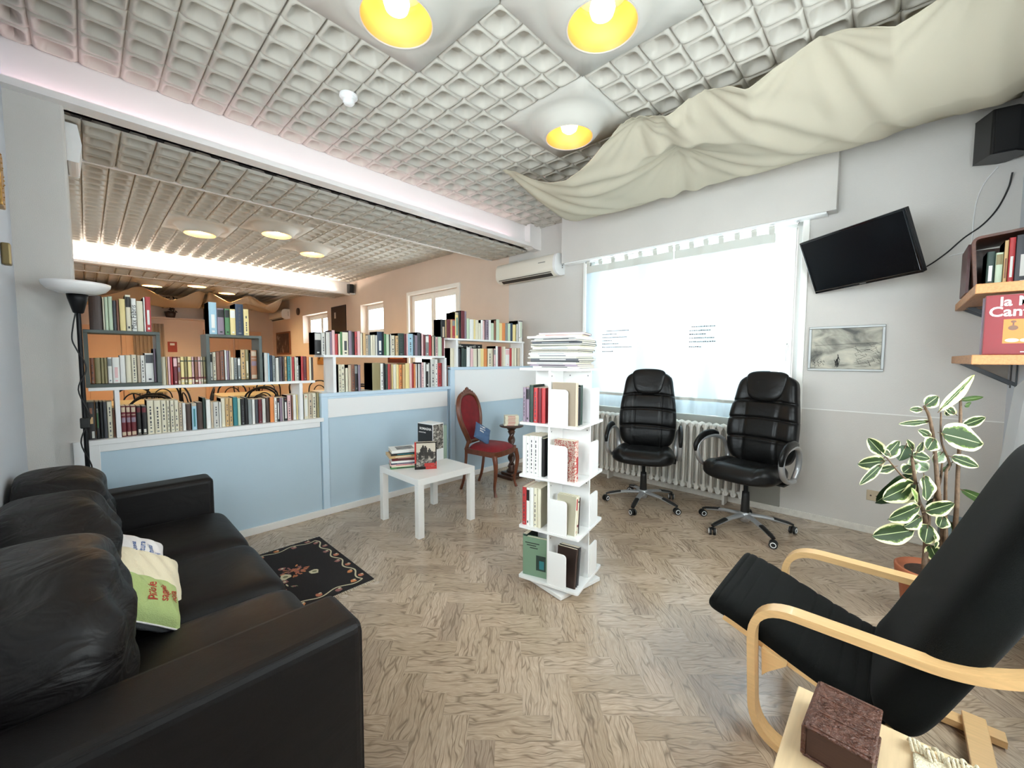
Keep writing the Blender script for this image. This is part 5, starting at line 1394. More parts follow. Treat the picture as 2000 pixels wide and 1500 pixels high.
MB().box(-0.087, -0.074, -0.0012, -0.0002, 0.05, 0.222).box(0.0, 0.087, -0.0013, -0.0003, 0.0, 0.022).box(-0.01, 0.072, -0.0016, -0.0012, 0.024, 0.05).box(0.0785, 0.087, -0.0013, -0.0003, 0.022, 0.06).build('red_band', mat('red_print', 'b5342e', 0.4), t)
# boxed volume behind it
t = thing('boxed_book', 'tall boxed volume titled ROMAGNA with black side on the white table', 'book', (2.095, 2.985, 0.4505), R(7), 'books on the white table')
MB().box(-0.075, 0.055, -0.095, 0.095, 0, 0.325).build('slipcase', m_white, t, bevel=0.001)
MB().box(-0.0758, -0.0751, -0.0945, 0.0945, 0.0, 0.318).build('black_side', mat('black_print', '201e1f', 0.35), t)
text('ROMAGNA', 0.030, m_txt, t, frame3((-0.0762, 0.070, 0.268), (0, -1, 0), (0, 0, 1)), offset=0.0006)
text('storia di una', 0.018, m_txt, t, frame3((-0.0762, 0.080, 0.240), (0, -1, 0), (0, 0, 1)))
MB().box(-0.068, 0.050, -0.0958, -0.0951, 0.10, 0.318).build('side_photo', m_ph, t)
MB().box(0.0555, 0.095, -0.095, 0.085, 0.0, 0.300).build('inner_volume', mat('sage_cover', '8fa393', 0.5), t, bevel=0.001)

# ------------------------------------------------------------------ red velvet chair
m_wood = mat('carved_walnut', '683620', 0.3, noise=0.22, nscale=14, stretch=(3, 3, 0.8), coat=0.2)
m_velvet = mat('red_velvet', '750a14', 0.85, noise=0.15, nscale=20, sheen=0.05)
t = thing('upholstered_chair', 'carved wooden chair with red velvet oval back and seat', 'chair', (2.83, 3.02, 0), R(14))
sw, sd = 0.21, 0.20
mb = MB()
# seat rail: front wider than the back, bowed front
rail = [(-0.22, -0.20), (-0.12, -0.225), (0, -0.235), (0.12, -0.225), (0.22, -0.20), (0.175, 0.17), (-0.175, 0.17)]
mb.prism(rail, 'z', 0.385, 0.435)
mb.build('seat_rail', m_wood, t, bevel=0.008)
def seatf(u, v):
    a = 2 * PI * u; rr_ = v ** 0.6
    def sp(q, p): return math.copysign(abs(q) ** p, q)
    x = 0.215 * rr_ * sp(math.cos(a), 0.55); y = 0.20 * rr_ * sp(math.sin(a), 0.55) - 0.02
    x *= 1 - 0.2 * (y + 0.2) / 0.4
    return (x, y, 0.432 + 0.055 * (1 - v ** 3.2) + 0.0)
MB().grid(seatf, 48, 14, wrapu=True).build('seat', m_velvet, t)
for sx in (-1, 1):
    P = smooth_path([(sx * 0.205, -0.195, 0.40), (sx * 0.215, -0.215, 0.30), (sx * 0.205, -0.205, 0.18), (sx * 0.195, -0.19, 0.08), (sx * 0.205, -0.21, 0.0)], 6)
    n = len(P); rad = [0.026 - 0.014 * min(1, k / (n * 0.8)) + (0.006 * max(0, k / n - 0.85) / 0.15) for k in range(n)]
    MB().tube(P, rad, 12).build('leg', m_wood, t)
    P = smooth_path([(sx * 0.165, 0.17, 0.43), (sx * 0.165, 0.175, 0.3), (sx * 0.165, 0.2, 0.12), (sx * 0.165, 0.24, 0.0)], 6)
    MB().tube(P, 0.0155, 10).build('leg', m_wood, t)
# oval back: outline points in the leaning back plane
lean = math.tan(R(11))
def bp(x, z, dy=0): return (x, 0.175 + (z - 0.43) * lean + dy, z)
oval = [(0.085, 0.47), (0.115, 0.55), (0.16, 0.65), (0.185, 0.75), (0.175, 0.86), (0.12, 0.95), (0.0, 0.985), (-0.12, 0.95), (-0.175, 0.86), (-0.185, 0.75), (-0.16, 0.65), (-0.115, 0.55), (-0.085, 0.47)]
P = smooth_path([bp(*q) for q in oval], 6)
mb = MB().tube(P, 1.0, 10, flat=(0.021, 0.027))
for sx in (-1, 1): mb.tube(smooth_path([bp(sx * 0.095, 0.50), bp(sx * 0.125, 0.46), (sx * 0.165, 0.172, 0.42)], 5), 0.019, 10)
mb.tube([bp(-0.09, 0.485), bp(0.09, 0.485)], 1.0, 10, flat=(0.016, 0.02))
mb.build('back_frame', m_wood, t)
# carved crest: leaves and scrolls
mb = MB(); rr = random.Random(9)
for sx in (-1, 1):
    for (x, z_, r_) in ((0.02, 1.0, 0.026), (0.05, 0.995, 0.024), (0.085, 0.98, 0.022), (0.115, 0.962, 0.018), (0.145, 0.93, 0.014), (0.165, 0.90, 0.011)):
        c = bp(sx * x, z_, -0.012)
        T0 = mb.T; mb.T = Matrix.Translation(c) @ Euler((R(80), sx * R(25), 0)).to_matrix().to_4x4()
        mb.lathe([(0, -r_ * 0.5), (r_ * 0.7, -r_ * 0.3), (r_, 0), (r_ * 0.5, r_ * 0.35), (r_ * 0.3, r_ * 0.2), (0, r_ * 0.55)], n=10); mb.T = T0
c = bp(0, 1.01, -0.01); mb.T = Matrix.Translation(c) @ Euler((R(85), 0, 0)).to_matrix().to_4x4(); mb.lathe([(0, -0.015), (0.03, -0.01), (0.036, 0), (0.02, 0.014), (0.012, 0.008), (0, 0.02)], n=8)
mb.build('carved_crest', m_wood, t)
def backpad(u, v):
    a = 2 * PI * u; r_ = v
    # radial fill of the oval, domed
    k = u * (len(OV)); i = int(k) % len(OV); f = k - int(k)
    p = OV[i].lerp(OV[(i + 1) % len(OV)], f)
    c = Vector(bp(0, 0.76))
    q = c.lerp(p, r_ * 0.985)
    return (q.x, q.y - 0.022 * (1 - r_ ** 2.5), q.z)
OV = [Vector(p) for p in P]
MB().grid(backpad, 72, 10, wrapu=True).build('back_pad', m_velvet, t)
mb = MB(); g_ = backpad; mb.grid(lambda u, v: (lambda p: (p[0], 2 * (0.175 + (p[2] - 0.43) * lean) - p[1] + 0.004, p[2]))(g_(1 - u, v)), 72, 6, wrapu=True); mb.build('back_lining', m_velvet, t)
# blue cushion on the chair
m_den = mat('blue_denim', '4a6486', 0.85, bump=0.3, bscale=300)
pl = pillow('pillow', 'small blue pillow with white writing on the red velvet chair', frame3((2.745, 3.03, 0.585), (0.80, -0.25, -0.53), (0.30, 0.55, 0.80)), 0.19, 0.19, 0.075, m_den, m_den, m_txt, [('Leggo', -0.06, 0.04, 0.026), ('quindi', -0.06, 0.01, 0.026), ('sono', -0.06, -0.02, 0.026)], piping=m_den)

# ------------------------------------------------------------------ pedestal table with twisted column
m_dk = mat('dark_turned_wood', '3f2418', 0.3, noise=0.2, nscale=12, coat=0.2)
t = thing('pedestal_table', 'small dark table on a twisted column beside the red chair', 'table', (3.30, 3.15, 0))
MB().box(-0.13, 0.13, -0.13, 0.13, 0.0, 0.035).box(-0.085, 0.085, -0.085, 0.085, 0.035, 0.06).build('base', m_dk, t, bevel=0.006)
mb = MB().lathe([(0.05, 0.06), (0.055, 0.075), (0.035, 0.10), (0.045, 0.12), (0.03, 0.14)], n=20)
def tw(u, v):
    a = 2 * PI * u; z_ = 0.14 + v * 0.36; r_ = 0.032 + 0.010 * math.cos(2 * a - v * 22)
    return (r_ * math.cos(a), r_ * math.sin(a), z_)
mb.grid(tw, 24, 70, wrapu=True)
mb.lathe([(0.03, 0.50), (0.045, 0.515), (0.035, 0.53), (0.055, 0.555), (0.09, 0.575)], n=20)
mb.build('twisted_column', m_dk, t)
MB().lathe([(0.0, 0.572), (0.125, 0.574), (0.138, 0.582), (0.136, 0.592), (0.0, 0.594)], n=36).build('table_top', m_dk, t)
z = 0.5945
for k in range(7):
    flatbook((3.295 + (0.0 if k else -0.012), 3.15, z), R(-38 + (k % 3) * 2), 0.155, 0.11, 0.0155, 'c', 'pinkish red booklet, %s from the bottom in the stack on the twisted-column table' % ordinal(k + 1), 'booklets on the pedestal table', dec='r', name='booklet')
    z += 0.016

# ------------------------------------------------------------------ revolving book tower
TH = R(12); S = 0.38
TC = (1.80 + 0.19 * (math.cos(TH) - math.sin(TH)), 1.213 + 0.19 * (math.cos(TH) + math.sin(TH)))
t = thing('revolving_bookcase', 'white revolving book tower standing in the middle of the floor', 'bookcase', (TC[0], TC[1], 0), TH)
m_tw = mat('white_melamine', 'eeedeb', 0.35)
MB().cbox((0, 0, 0.014), (0.335, 0.335, 0.022), rz=R(-20)).build('base_plate', m_tw, t, bevel=0.002)
MB().cyl((0, 0, 0.025), (0, 0, 0.045), 0.12, n=32).build('turntable', mat('grey_metal', '77797a', 0.4, 0.7), t)
LV = [0.058, 0.362, 0.667, 0.976, 1.290]
h = S / 2
for k, z_ in enumerate(LV):
    MB().prism(rrect(S, S, 0.012, 4), 'z', z_ - 0.013, z_).build('shelf', m_tw, t)
for a, b in zip(LV[:-1], LV[1:]):
    z0, z1 = a + 0.0004, b - 0.0135
    # crossing uprights
    mb = MB().box(-h + 0.012, h - 0.012, -0.0065, 0.0065, z0, z1).box(-0.0065, 0.0065, -h + 0.012, -0.0066, z0, z1).box(-0.0065, 0.0065, 0.0066, h - 0.012, z0, z1)
    # a = -x side is the face the camera sees; local axes: e2 = +x, e1 = +y
    mb.build('upright', m_tw, t, bevel=0.001)
    mb = MB()
    for (px, py) in ((-h + 0.03, 0.0067), (-0.0067, -h + 0.03), (h - 0.03, -0.0067), (0.0067, h - 0.03), (-h + 0.03, -0.0067), (-0.0067, -h + 0.14)):
        d = Vector((0, math.copysign(0.001, py), 0)) if abs(py) < 0.01 else Vector((math.copysign(0.001, px), 0, 0))
        MB().cyl((px, py, z1 - 0.03), (px + d.x, py + d.y, z1 - 0.03), 0.004, n=10).build('screw_cap', mat('grey_metal', '77797a', 0.4, 0.7), t)
    # low stop panels with a rounded corner, one per side (pinwheel)
    hh = (z1 - z0) * 0.66; wd = 0.115
    for q in range(4):
        mb = MB(); mb.T = Matrix.Rotation(q * PI / 2, 4, 'Z')
        prof = [(-0.0066, z0), (-0.0066, z0 + hh)] + [(-wd + 0.02 - 0.02 * math.sin(R(g)), z0 + hh - 0.02 + 0.02 * math.cos(R(g))) for g in (0, 22, 45, 67, 90)] + [(-wd, z0)]
        mb.prism(prof, 'x', -h + 0.004, -h + 0.012)
        mb.build('book_stop', m_tw, t)
# books in the tower: 'left' compartments open to the camera-left face, the others behind the stops
def tbook(th, h_, d_, code, a, b, lev, rz, label, lean=0.0, group='books in the white revolving tower'):
    o = book(th, h_, d_, code)
    M = Matrix.Translation((TC[0], TC[1], LV[lev])) @ Matrix.Rotation(TH, 4, 'Z') @ Matrix.Translation((a, b, 0.0006)) @ Matrix.Rotation(rz, 4, 'Z') @ Matrix.Rotation(lean, 4, 'Y')
    o.location = M.to_translation(); o.rotation_euler = M.to_euler()
    return tag(o, label, 'book', group)
def trow(lev, specs, where, rz=-PI / 2):
    # spines face local -x (rz=-90deg turns -y to -x); thickness then runs along y, from the outer corner inwards
    y = h - 0.012
    for (th, h_, d_, code, lab) in specs:
        y -= th
        tbook(th - 0.001, h_, d_, code, -h + 0.022, y + th / 2, lev, rz, lab)
trow(3, [(0.022, 0.20, 0.13, 'Pt', 'mauve book, outermost left in the top tier of the revolving tower'), (0.022, 0.20, 0.13, 'Pk', 'mauve book with black mark in the top tier of the revolving tower'), (0.027, 0.215, 0.14, 'G', 'dark green book in the top tier of the revolving tower'),
          (0.027, 0.20, 0.13, 'rt', 'crimson book third from the right, top tier of the revolving tower'), (0.024, 0.20, 0.13, 'm', 'maroon book second from the right, top tier of the revolving tower'), (0.026, 0.20, 0.13, 'r', 'crimson book rightmost of the left compartment, top tier of the tower')], '')
trow(2, [(0.024, 0.225, 0.14, 'w', 'white book, outermost left in the second tier of the tower'), (0.024, 0.225, 0.14, 'wt', 'white lettered book second from left, second tier of the tower'), (0.028, 0.23, 0.14, 'wt', 'white lettered book third from left, second tier of the tower'),
          (0.028, 0.23, 0.14, 'wt', 'white lettered book fourth from left, second tier of the tower'), (0.022, 0.23, 0.14, 'w', 'plain white book fifth from left, second tier of the tower'), (0.020, 0.22, 0.14, 'k', 'slim black book in the second tier of the tower')], '')
trow(1, [(0.028, 0.225, 0.14, 'rt', 'bright red book in the third tier of the tower'), (0.022, 0.225, 0.14, 'wk', 'white book with black drawing, third tier of the tower'), (0.026, 0.23, 0.14, 'w', 'plain white book third from left, third tier of the tower'),
          (0.024, 0.232, 0.14, 'ct', 'cream lettered book fourth from left, third tier of the tower'), (0.024, 0.232, 0.14, 'c', 'cream book fifth from left, third tier of the tower')], '')
# front compartment: covers towards the camera, spines towards the local -y face
def frow(lev, specs, x0=-h + 0.0215, y=-h + 0.03):
    x = x0
    for (th, h_, d_, code, lean, lab) in specs:
        tbook(th - 0.001, h_, d_, code, x + th / 2, y, lev, 0.0, lab, lean=lean); x += th + (0.0 if lean == 0 else 0.004)
frow(3, [(0.03, 0.235, 0.145, 'b', 0, 'tall beige book behind the stop, top tier of the tower'), (0.035, 0.21, 0.14, 'k', 0, 'black book beside the beige one, top tier of the tower'), (0.03, 0.22, 0.13, 'G', 0, 'dark green book innermost at the right, top tier of the tower')])
o = tbook(0.045, 0.225, 0.13, 'pr', -h + 0.044, -h + 0.03, 2, 0.0, 'thick red and white floral book in the second tier of the tower')
o.data = o.data.copy(); o.data.materials[0] = art('floral_cover', [(0.40, 'e9d9c9'), (0.47, 'ecdccb'), (0.53, 'b03a34'), (0.62, 'c4584c')], 70, 2.5, 2)
frow(1, [(0.018, 0.215, 0.12, 'cr', R(6), 'cream and red book leaning leftmost, third tier of the tower'), (0.018, 0.215, 0.12, 'cm', R(6), 'cream and maroon book leaning second, third tier of the tower'), (0.012, 0.20, 0.125, 'd', R(6), 'thin dark brown book leaning innermost, third tier of the tower')], x0=-h + 0.026)
frow(0, [(0.018, 0.215, 0.12, 'd', R(9), 'dark brown book leaning leftmost, bottom tier of the tower'), (0.018, 0.215, 0.12, 'k', R(9.5), 'black book leaning second, bottom tier of the tower'), (0.018, 0.21, 0.12, 'K', R(9), 'charcoal book leaning rightmost, bottom tier of the tower')], x0=-h + 0.028)
# green hardback with its cover showing, bottom tier left
t = thing('book', 'green hardback showing its front cover in the bottom tier of the tower', 'book', (0, 0, 0), group='books in the white revolving tower')
M = Matrix.Translation((TC[0], TC[1], LV[0])) @ Matrix.Rotation(TH, 4, 'Z') @ Matrix.Translation((-h + 0.035, 0.098, 0.0008)) @ Matrix.Rotation(R(6), 4, 'Z')
t.location = M.to_translation(); t.rotation_euler = M.to_euler()
MB().box(0, 0.003, -0.075, 0.075, 0, 0.232).box(0.022, 0.025, -0.075, 0.075, 0, 0.232).box(0.003, 0.022, 0.072, 0.075, 0, 0.232).build('cover', mat('green_cloth_cover', '77937a', 0.5), t, bevel=0.0006)
MB().box(0.003, 0.022, -0.072, 0.0715, 0.003, 0.229).build('pages', m_page, t)
mb = MB()
for k, (y_, l) in enumerate(((0.06, 0.09), (0.05, 0.06), (0.03, 0.05))): mb.box(-0.0006, -0.0001, y_ - l, y_, 0.195 - 0.014 * k, 0.200 - 0.014 * k)
mb.build('title_lines', bmat('k'), t)
MB().box(-0.0006, -0.0001, -0.07, -0.01, 0.04, 0.13).build('cover_picture', bmat('G'), t)
MB().box(-0.0009, -0.0006, -0.06, -0.03, 0.05, 0.10).build('cover_figure', bmat('T'), t)
o = tbook(0.03, 0.24, 0.14, 'G', -h + 0.035, h - 0.024, 0, -PI / 2, 'dark green book at the outer left corner, bottom tier of the tower')
# magazines on top
z = LV[4] + 0.0006; rr = random.Random(77)
mg = [('s', .010, 'k'), ('P', .010, 'k'), ('s', .012, 'S'), ('k', .008, None), ('K', .012, 's'), ('S', .009, 'K'), ('s', .011, 'K'), ('w', .011, 'S'), ('K', .010, 's'), ('k', .008, None), ('s', .012, 'S'), ('c', .010, 's'), ('G', .009, None), ('K', .012, 'S'), ('K', .010, 'S'), ('w', .008, 'K'), ('w', .012, None), ('b', .008, 'r'), ('P', .012, None)]
for k, (c, th, dec) in enumerate(mg):
    last = k >= len(mg) - 2
    tt = flatbook((TC[0] + rr.uniform(-0.012, 0.012), TC[1] + rr.uniform(-0.012, 0.012), z), TH + R(-90 if rr.random() < 0.6 else 90) + rr.uniform(-0.07, 0.07) + (0.2 if last else 0), 0.27 if last else rr.uniform(0.28, 0.31), 0.20 if last else rr.uniform(0.25, 0.285), th, c,
                  '%s magazine, %s from the bottom of the pile topping the tower' % (BC[c][0], ordinal(k + 1)), 'magazines on top of the revolving tower', dec=dec, name='magazine')
    tt['category'] = 'magazine'; z += th + 0.0004
# ------------------------------------------------------------------ office chairs
m_ol = leather('office_leather', '0e0e0e', 0.36, 0.10, 6)
m_pl = mat('silver_plastic', 'a9aaab', 0.3, 0.5)
m_bp2 = mat('matt_black_plastic', '161616', 0.5)
def office_chair(loc, face, base_rot, label):
    t = thing('office_chair', label, 'chair', loc, face - PI / 2 * 0, 'black leather office chairs')
    # local +x = facing direction
    def leg(a):
        c, s = math.cos(a), math.sin(a)
        mb = MB()
        P = smooth_path([(0.03 * c, 0.03 * s, 0.115), (0.16 * c, 0.16 * s, 0.105), (0.30 * c, 0.30 * s, 0.075)], 4)
        n = len(P)
        mb.tube(P, [1 - 0.35 * k / (n - 1) for k in range(n)], 10, flat=(0.026, 0.016), up=(0, 0, 1))
        o = mb.build('leg', m_pl, t)
        MB().tube([(0.20 * c, 0.20 * s, 0.106), (0.30 * c, 0.30 * s, 0.083), (0.335 * c, 0.335 * s, 0.070)], [1, 0.95, 0.8], 10, flat=(0.021, 0.010), up=(0, 0, 1)).build('leg_cover', m_bp2, o)
        cx, cy = 0.335 * c, 0.335 * s
        MB().cyl((cx, cy, 0.06), (cx, cy, 0.04), 0.01, n=8).build('caster_stem', m_bp2, o)
        q = a + 0.9
        ca, sa = math.cos(q), math.sin(q)
        for sg in (-1, 1):
            x0, y0 = cx - sa * 0.008 * sg, cy + ca * 0.008 * sg; x1, y1 = cx - sa * 0.022 * sg, cy + ca * 0.022 * sg
            mb = MB().cyl((x0, y0, 0.0285), (x1, y1, 0.0285), 0.028, n=24)
            mb.build('wheel', m_bp2, o, bevel=0.003)
            x2, y2 = cx - sa * 0.0235 * sg, cy + ca * 0.0235 * sg
            MB().tube([(x2 + ca * 0.017 * math.cos(g), y2 + sa * 0.017 * math.cos(g), 0.0285 + 0.017 * math.sin(g)) for g in [2 * PI * k / 20 for k in range(20)]], 0.003, 6, closed=True).build('wheel_ring', m_white, o)
    for k in range(5): leg(base_rot - face + k * 2 * PI / 5)
    MB().lathe([(0.0, 0.06), (0.03, 0.062), (0.042, 0.09), (0.042, 0.13), (0.03, 0.14)], n=24).build('hub', m_pl, t)
    MB().lathe([(0.030, 0.125), (0.033, 0.13), (0.027, 0.27), (0.025, 0.30), (0.016, 0.30), (0.016, 0.40)], n=20).build('gas_lift', m_bp2, t)
    MB().box(-0.12, 0.10, -0.07, 0.07, 0.385, 0.415).cyl((0.0, -0.08, 0.40), (0.02, -0.25, 0.395), 0.006, n=8).build('mechanism', m_bp2, t, bevel=0.006)
    # seat
    def fs(u, v):
        def sp(q, p): return math.copysign(abs(q) ** p, q)
        a = 2 * PI * u; b = PI * (v - 0.5); cb = sp(math.cos(b), 0.42)
        x = 0.255 * cb * sp(math.cos(a), 0.6); y = 0.265 * cb * sp(math.sin(a), 0.6); z_ = 0.062 * sp(math.sin(b), 0.85)
        y *= 1 + 0.06 * x / 0.25
        if z_ > 0:
            z_ += 0.020 * math.exp(-((abs(y) - 0.20) / 0.05) ** 2) + 0.016 * math.exp(-((x - 0.17) / 0.07) ** 2)
            z_ -= 0.012 * math.exp(-((abs(y) - 0.145) / 0.006) ** 2) + 0.010 * math.exp(-((x - 0.10 - 0.25 * y * y) / 0.006) ** 2) * (abs(y) < 0.15)
            z_ -= 0.010 * math.exp(-((x + 0.18) / 0.05) ** 2)
        z_ -= 0.02 * max(0, (x - 0.19) / 0.07) ** 2
        return (x + 0.02, y, 0.468 + z_)
    MB().grid(fs, 110, 60, wrapu=True).build('seat', m_ol, t)
    # backrest, leaning
    th0 = R(9)
    def place(yy, s_, d):   # yy across, s_ height along the back (0..0.74), d depth towards the front
        cv = 0.05 * math.cos((s_ - 0.28) / 0.5 * PI)       # lumbar curve
        x = -0.225 - math.sin(th0) * s_ + cv * 0.45 + d * math.cos(th0)
        return (x, yy, 0.49 + s_ * math.cos(th0) + d * math.sin(th0))
    def width(s_):
        q = s_ / 0.74
        return 0.232 + 0.03 * math.sin(min(1, q / 0.75) * PI) - 0.0 if q < 0.75 else (0.232 - 0.022 * ((q - 0.75) / 0.25))
    def fbk(u, v):
        def sp(q, p): return math.copysign(abs(q) ** p, q)
        a = 2 * PI * u; s_ = v * 0.74
        endr = min(1, (1 - ((v - 0.5) / 0.5) ** 12)) ** 0.5 if 0 < v < 1 else 0.0
        W = width(s_) * (0.35 + 0.65 * endr)
        if v > 0.9: W *= 1 - 0.18 * ((v - 0.9) / 0.1) ** 2
        y = W * sp(math.cos(a), 0.55); d = 0.055 * sp(math.sin(a), 0.6) * (0.25 + 0.75 * endr)
        if d > 0:
            groove = 0
            for sg in (0.215, 0.375, 0.515):
                groove += math.exp(-((s_ - sg + 0.25 * y * y) / 0.009) ** 2)
            bulge = abs(math.sin(PI * min(3.999, max(0, s_ / 0.175))))
            d += 0.007 * bulge - 0.017 * groove
            d += 0.030 * math.exp(-((abs(y) - W * 0.86) / (0.055)) ** 2) * (1 - abs(v - 0.5) * 0.6)
            if s_ < 0.53: d -= 0.014 * math.exp(-((abs(y) - 0.125) / 0.006) ** 2)
        return place(y, s_, d)
    MB().grid(fbk, 120, 110, wrapu=True).build('backrest', m_ol, t)
    # padded head roll
    def fh(u, v):
        def sp(q, p): return math.copysign(abs(q) ** p, q)
        a = 2 * PI * u; b = PI * (v - 0.5); cb = sp(math.cos(b), 0.38)
        s_ = 0.637 + 0.125 * cb * sp(math.cos(a), 0.5); d = 0.046 + 0.040 * cb * sp(math.sin(a), 0.8)
        wd = 0.168 - 0.05 * (0.76 - s_) / 0.25
        y = wd * sp(math.sin(b), 0.75)
        return place(y, s_, d)
    MB().grid(fh, 48, 36, wrapu=True).build('headrest', m_ol, t)
    # arms: silver loop with padded black top
    for sy in (-1, 1):
        y0 = sy * 0.285
        loop = smooth_path([(-0.19, y0 * 0.9, 0.42), (-0.10, y0, 0.435), (0.02, y0 * 1.03, 0.45), (0.13, y0 * 1.06, 0.50), (0.19, y0 * 1.08, 0.585), (0.175, y0 * 1.08, 0.655), (0.09, y0 * 1.07, 0.695), (-0.05, y0 * 1.05, 0.70), (-0.17, y0 * 1.0, 0.665), (-0.235, y0 * 0.96, 0.59), (-0.24, y0 * 0.93, 0.50), (-0.19, y0 * 0.9, 0.42)], 5)
        MB().tube(loop[:-1], 1.0, 12, closed=True, flat=(0.021, 0.016)).build('armrest', m_pl, t)
        pad = smooth_path([(0.192, y0 * 1.09, 0.60), (0.19, y0 * 1.09, 0.655), (0.10, y0 * 1.08, 0.712), (-0.03, y0 * 1.06, 0.722), (-0.12, y0 * 1.04, 0.705)], 6)
        n = len(pad)
        MB().tube(pad, [0.55 + 0.45 * math.sin(PI * min(1, 0.12 + k / (n - 1) * 0.85)) for k in range(n)], 14, flat=(0.036, 0.020), up=(0, 1, 0)).build('arm_pad', m_ol, t)
        MB().box(-0.16, 0.04, min(y0 * 0.55, y0 * 0.97), max(y0 * 0.55, y0 * 0.97), 0.412, 0.425).build('arm_bracket', m_bp2, t)
    return t
office_chair((3.52, 1.665, 0), R(200), R(47), 'black leather office chair nearer the book tower')
office_chair((3.56, 0.83, 0), R(170), R(10), 'black leather office chair nearer the plant, turned to the left')
# ------------------------------------------------------------------ bentwood armchair
m_birch = mat('bent_birch', 'dcb27c', 0.35, noise=0.07, nscale=6, stretch=(20, 1.5, 20), coat=0.15)
def quilt_mat():
    m = bpy.data.materials.new('black_quilted_fabric'); m.use_nodes = True; nt = m.node_tree; b = nt.nodes['Principled BSDF']
    tc = nt.nodes.new('ShaderNodeTexCoord'); n = nt.nodes.new('ShaderNodeTexNoise'); n.inputs['Scale'].default_value = 420
    bp = nt.nodes.new('ShaderNodeBump'); bp.inputs['Strength'].default_value = 0.35; bp.inputs['Distance'].default_value = 0.002
    nt.links.new(tc.outputs['Object'], n.inputs['Vector']); nt.links.new(n.outputs['Fac'], bp.inputs['Height']); nt.links.new(bp.outputs[0], b.inputs['Normal'])
    b.inputs['Specular IOR Level'].default_value = 0.15; b.inputs['Base Color'].default_value = (*lin('0b0c0b'), 1); b.inputs['Roughness'].default_value = 0.95; b.inputs['Sheen Weight'].default_value = 0.03
    return m
m_quilt = quilt_mat()
AX = 1.865
t = thing('armchair', 'bentwood armchair with black quilted cushion in the right foreground', 'armchair', (AX, -0.05, 0))
off = Matrix.Translation((-AX, 0.05, 0))
for xx in (1.58, 2.15):
    mb = MB(); mb.T = off
    P = fillet([(xx, -0.33, 0.022), (xx, 0.315, 0.022), (xx, 0.335, 0.50), (xx, -0.18, 0.500), (xx, -0.36, 0.60)], [0, 0.13, 0.13, 0.12, 0], 10)
    mb.ribbon(P, (1, 0, 0), 0.055, 0.024)
    mb.build('arm_frame', m_birch, t, bevel=0.003)
for xx in (1.64, 2.09):
    mb = MB(); mb.T = off
    P = fillet([(xx, 0.435, 0.375), (xx, 0.03, 0.235), (xx, -0.05, 0.215), (xx, -0.135, 0.44), (xx, -0.40, 1.02)], [0, 0.1, 0.09, 0.12, 0], 9)
    mb.ribbon(P, (1, 0, 0), 0.045, 0.024)
    mb.build('seat_frame', m_birch, t, bevel=0.003)
mb = MB(); mb.T = off
mb.box(1.555, 2.175, -0.285, -0.225, 0.0345, 0.056); mb.build('cross_bar', m_birch, t, bevel=0.003)
mb = MB(); mb.T = off
mb.cbox((AX, 0.395, 0.352), (0.45, 0.05, 0.02), rx=R(20)).cbox((AX, 0.29, 0.313), (0.45, 0.05, 0.016), rx=R(20)).cbox((AX, 0.12, 0.25), (0.45, 0.05, 0.016), rx=R(20)); mb.build('slat', m_birch, t, bevel=0.003)
for xx in (1.61, 2.12):
    mb = MB(); mb.T = off
    mb.prism([(0.305, 0.33), (0.30, 0.23), (0.285, 0.25), (0.23, 0.30), (0.23, 0.31)], 'x', xx - 0.012, xx + 0.012)
    mb.build('corner_block', m_birch, t, bevel=0.002)
# cushion: seat part and back part
def cushion(name, prof, thick, x0, x1, quilt):
    P = smooth_path([(0, a, b) for a, b in prof], 10); n = len(P)
    def fn(u, v):
        # u around the section, v along the profile
        k = v * (n - 1); i = min(n - 2, int(k)); f = k - i
        c = P[i].lerp(P[i + 1], f); d = (P[i + 1] - P[i]).normalized(); nn = Vector((0, -d.z, d.y))
        if nn.z < 0: nn = -nn
        if name == 'back_cushion' and nn.y < 0: nn = -nn
        a = 2 * PI * u
        def sp(q, p): return math.copysign(abs(q) ** p, q)
        e = min(1.0, (1 - abs(2 * v - 1) ** 14)) ** 0.5 if 0 < v < 1 else 0.0
        X = (x0 + x1) / 2 + (x1 - x0) / 2 * sp(math.cos(a), 0.32) * (0.93 + 0.07 * e)
        h_ = thick / 2 * sp(math.sin(a), 0.55) * (0.25 + 0.75 * e)
        if math.sin(a) > 0 and quilt: h_ += quilt * abs(math.sin(v * 13 * PI)) ** 0.5 * (1 - abs(X - AX) / 0.3 * 0.4)
        p = c + nn * (h_ + thick / 2 - (0.04 if name == 'back_cushion' else 0))
        return (X, p.y, p.z)
    mb = MB(); mb.T = off
    mb.grid(fn, 72, 130, wrapu=True); mb.build(name, m_quilt, t)
cushion('seat_cushion', [(0.50, 0.375), (0.40, 0.350), (0.20, 0.275), (0.05, 0.225), (-0.02, 0.215)], 0.075, 1.615, 2.125, 0.007)
cushion('back_cushion', [(-0.055, 0.235), (-0.10, 0.32), (-0.155, 0.45), (-0.245, 0.67), (-0.34, 0.92), (-0.40, 1.06)], 0.145, 1.595, 2.145, 0.0)

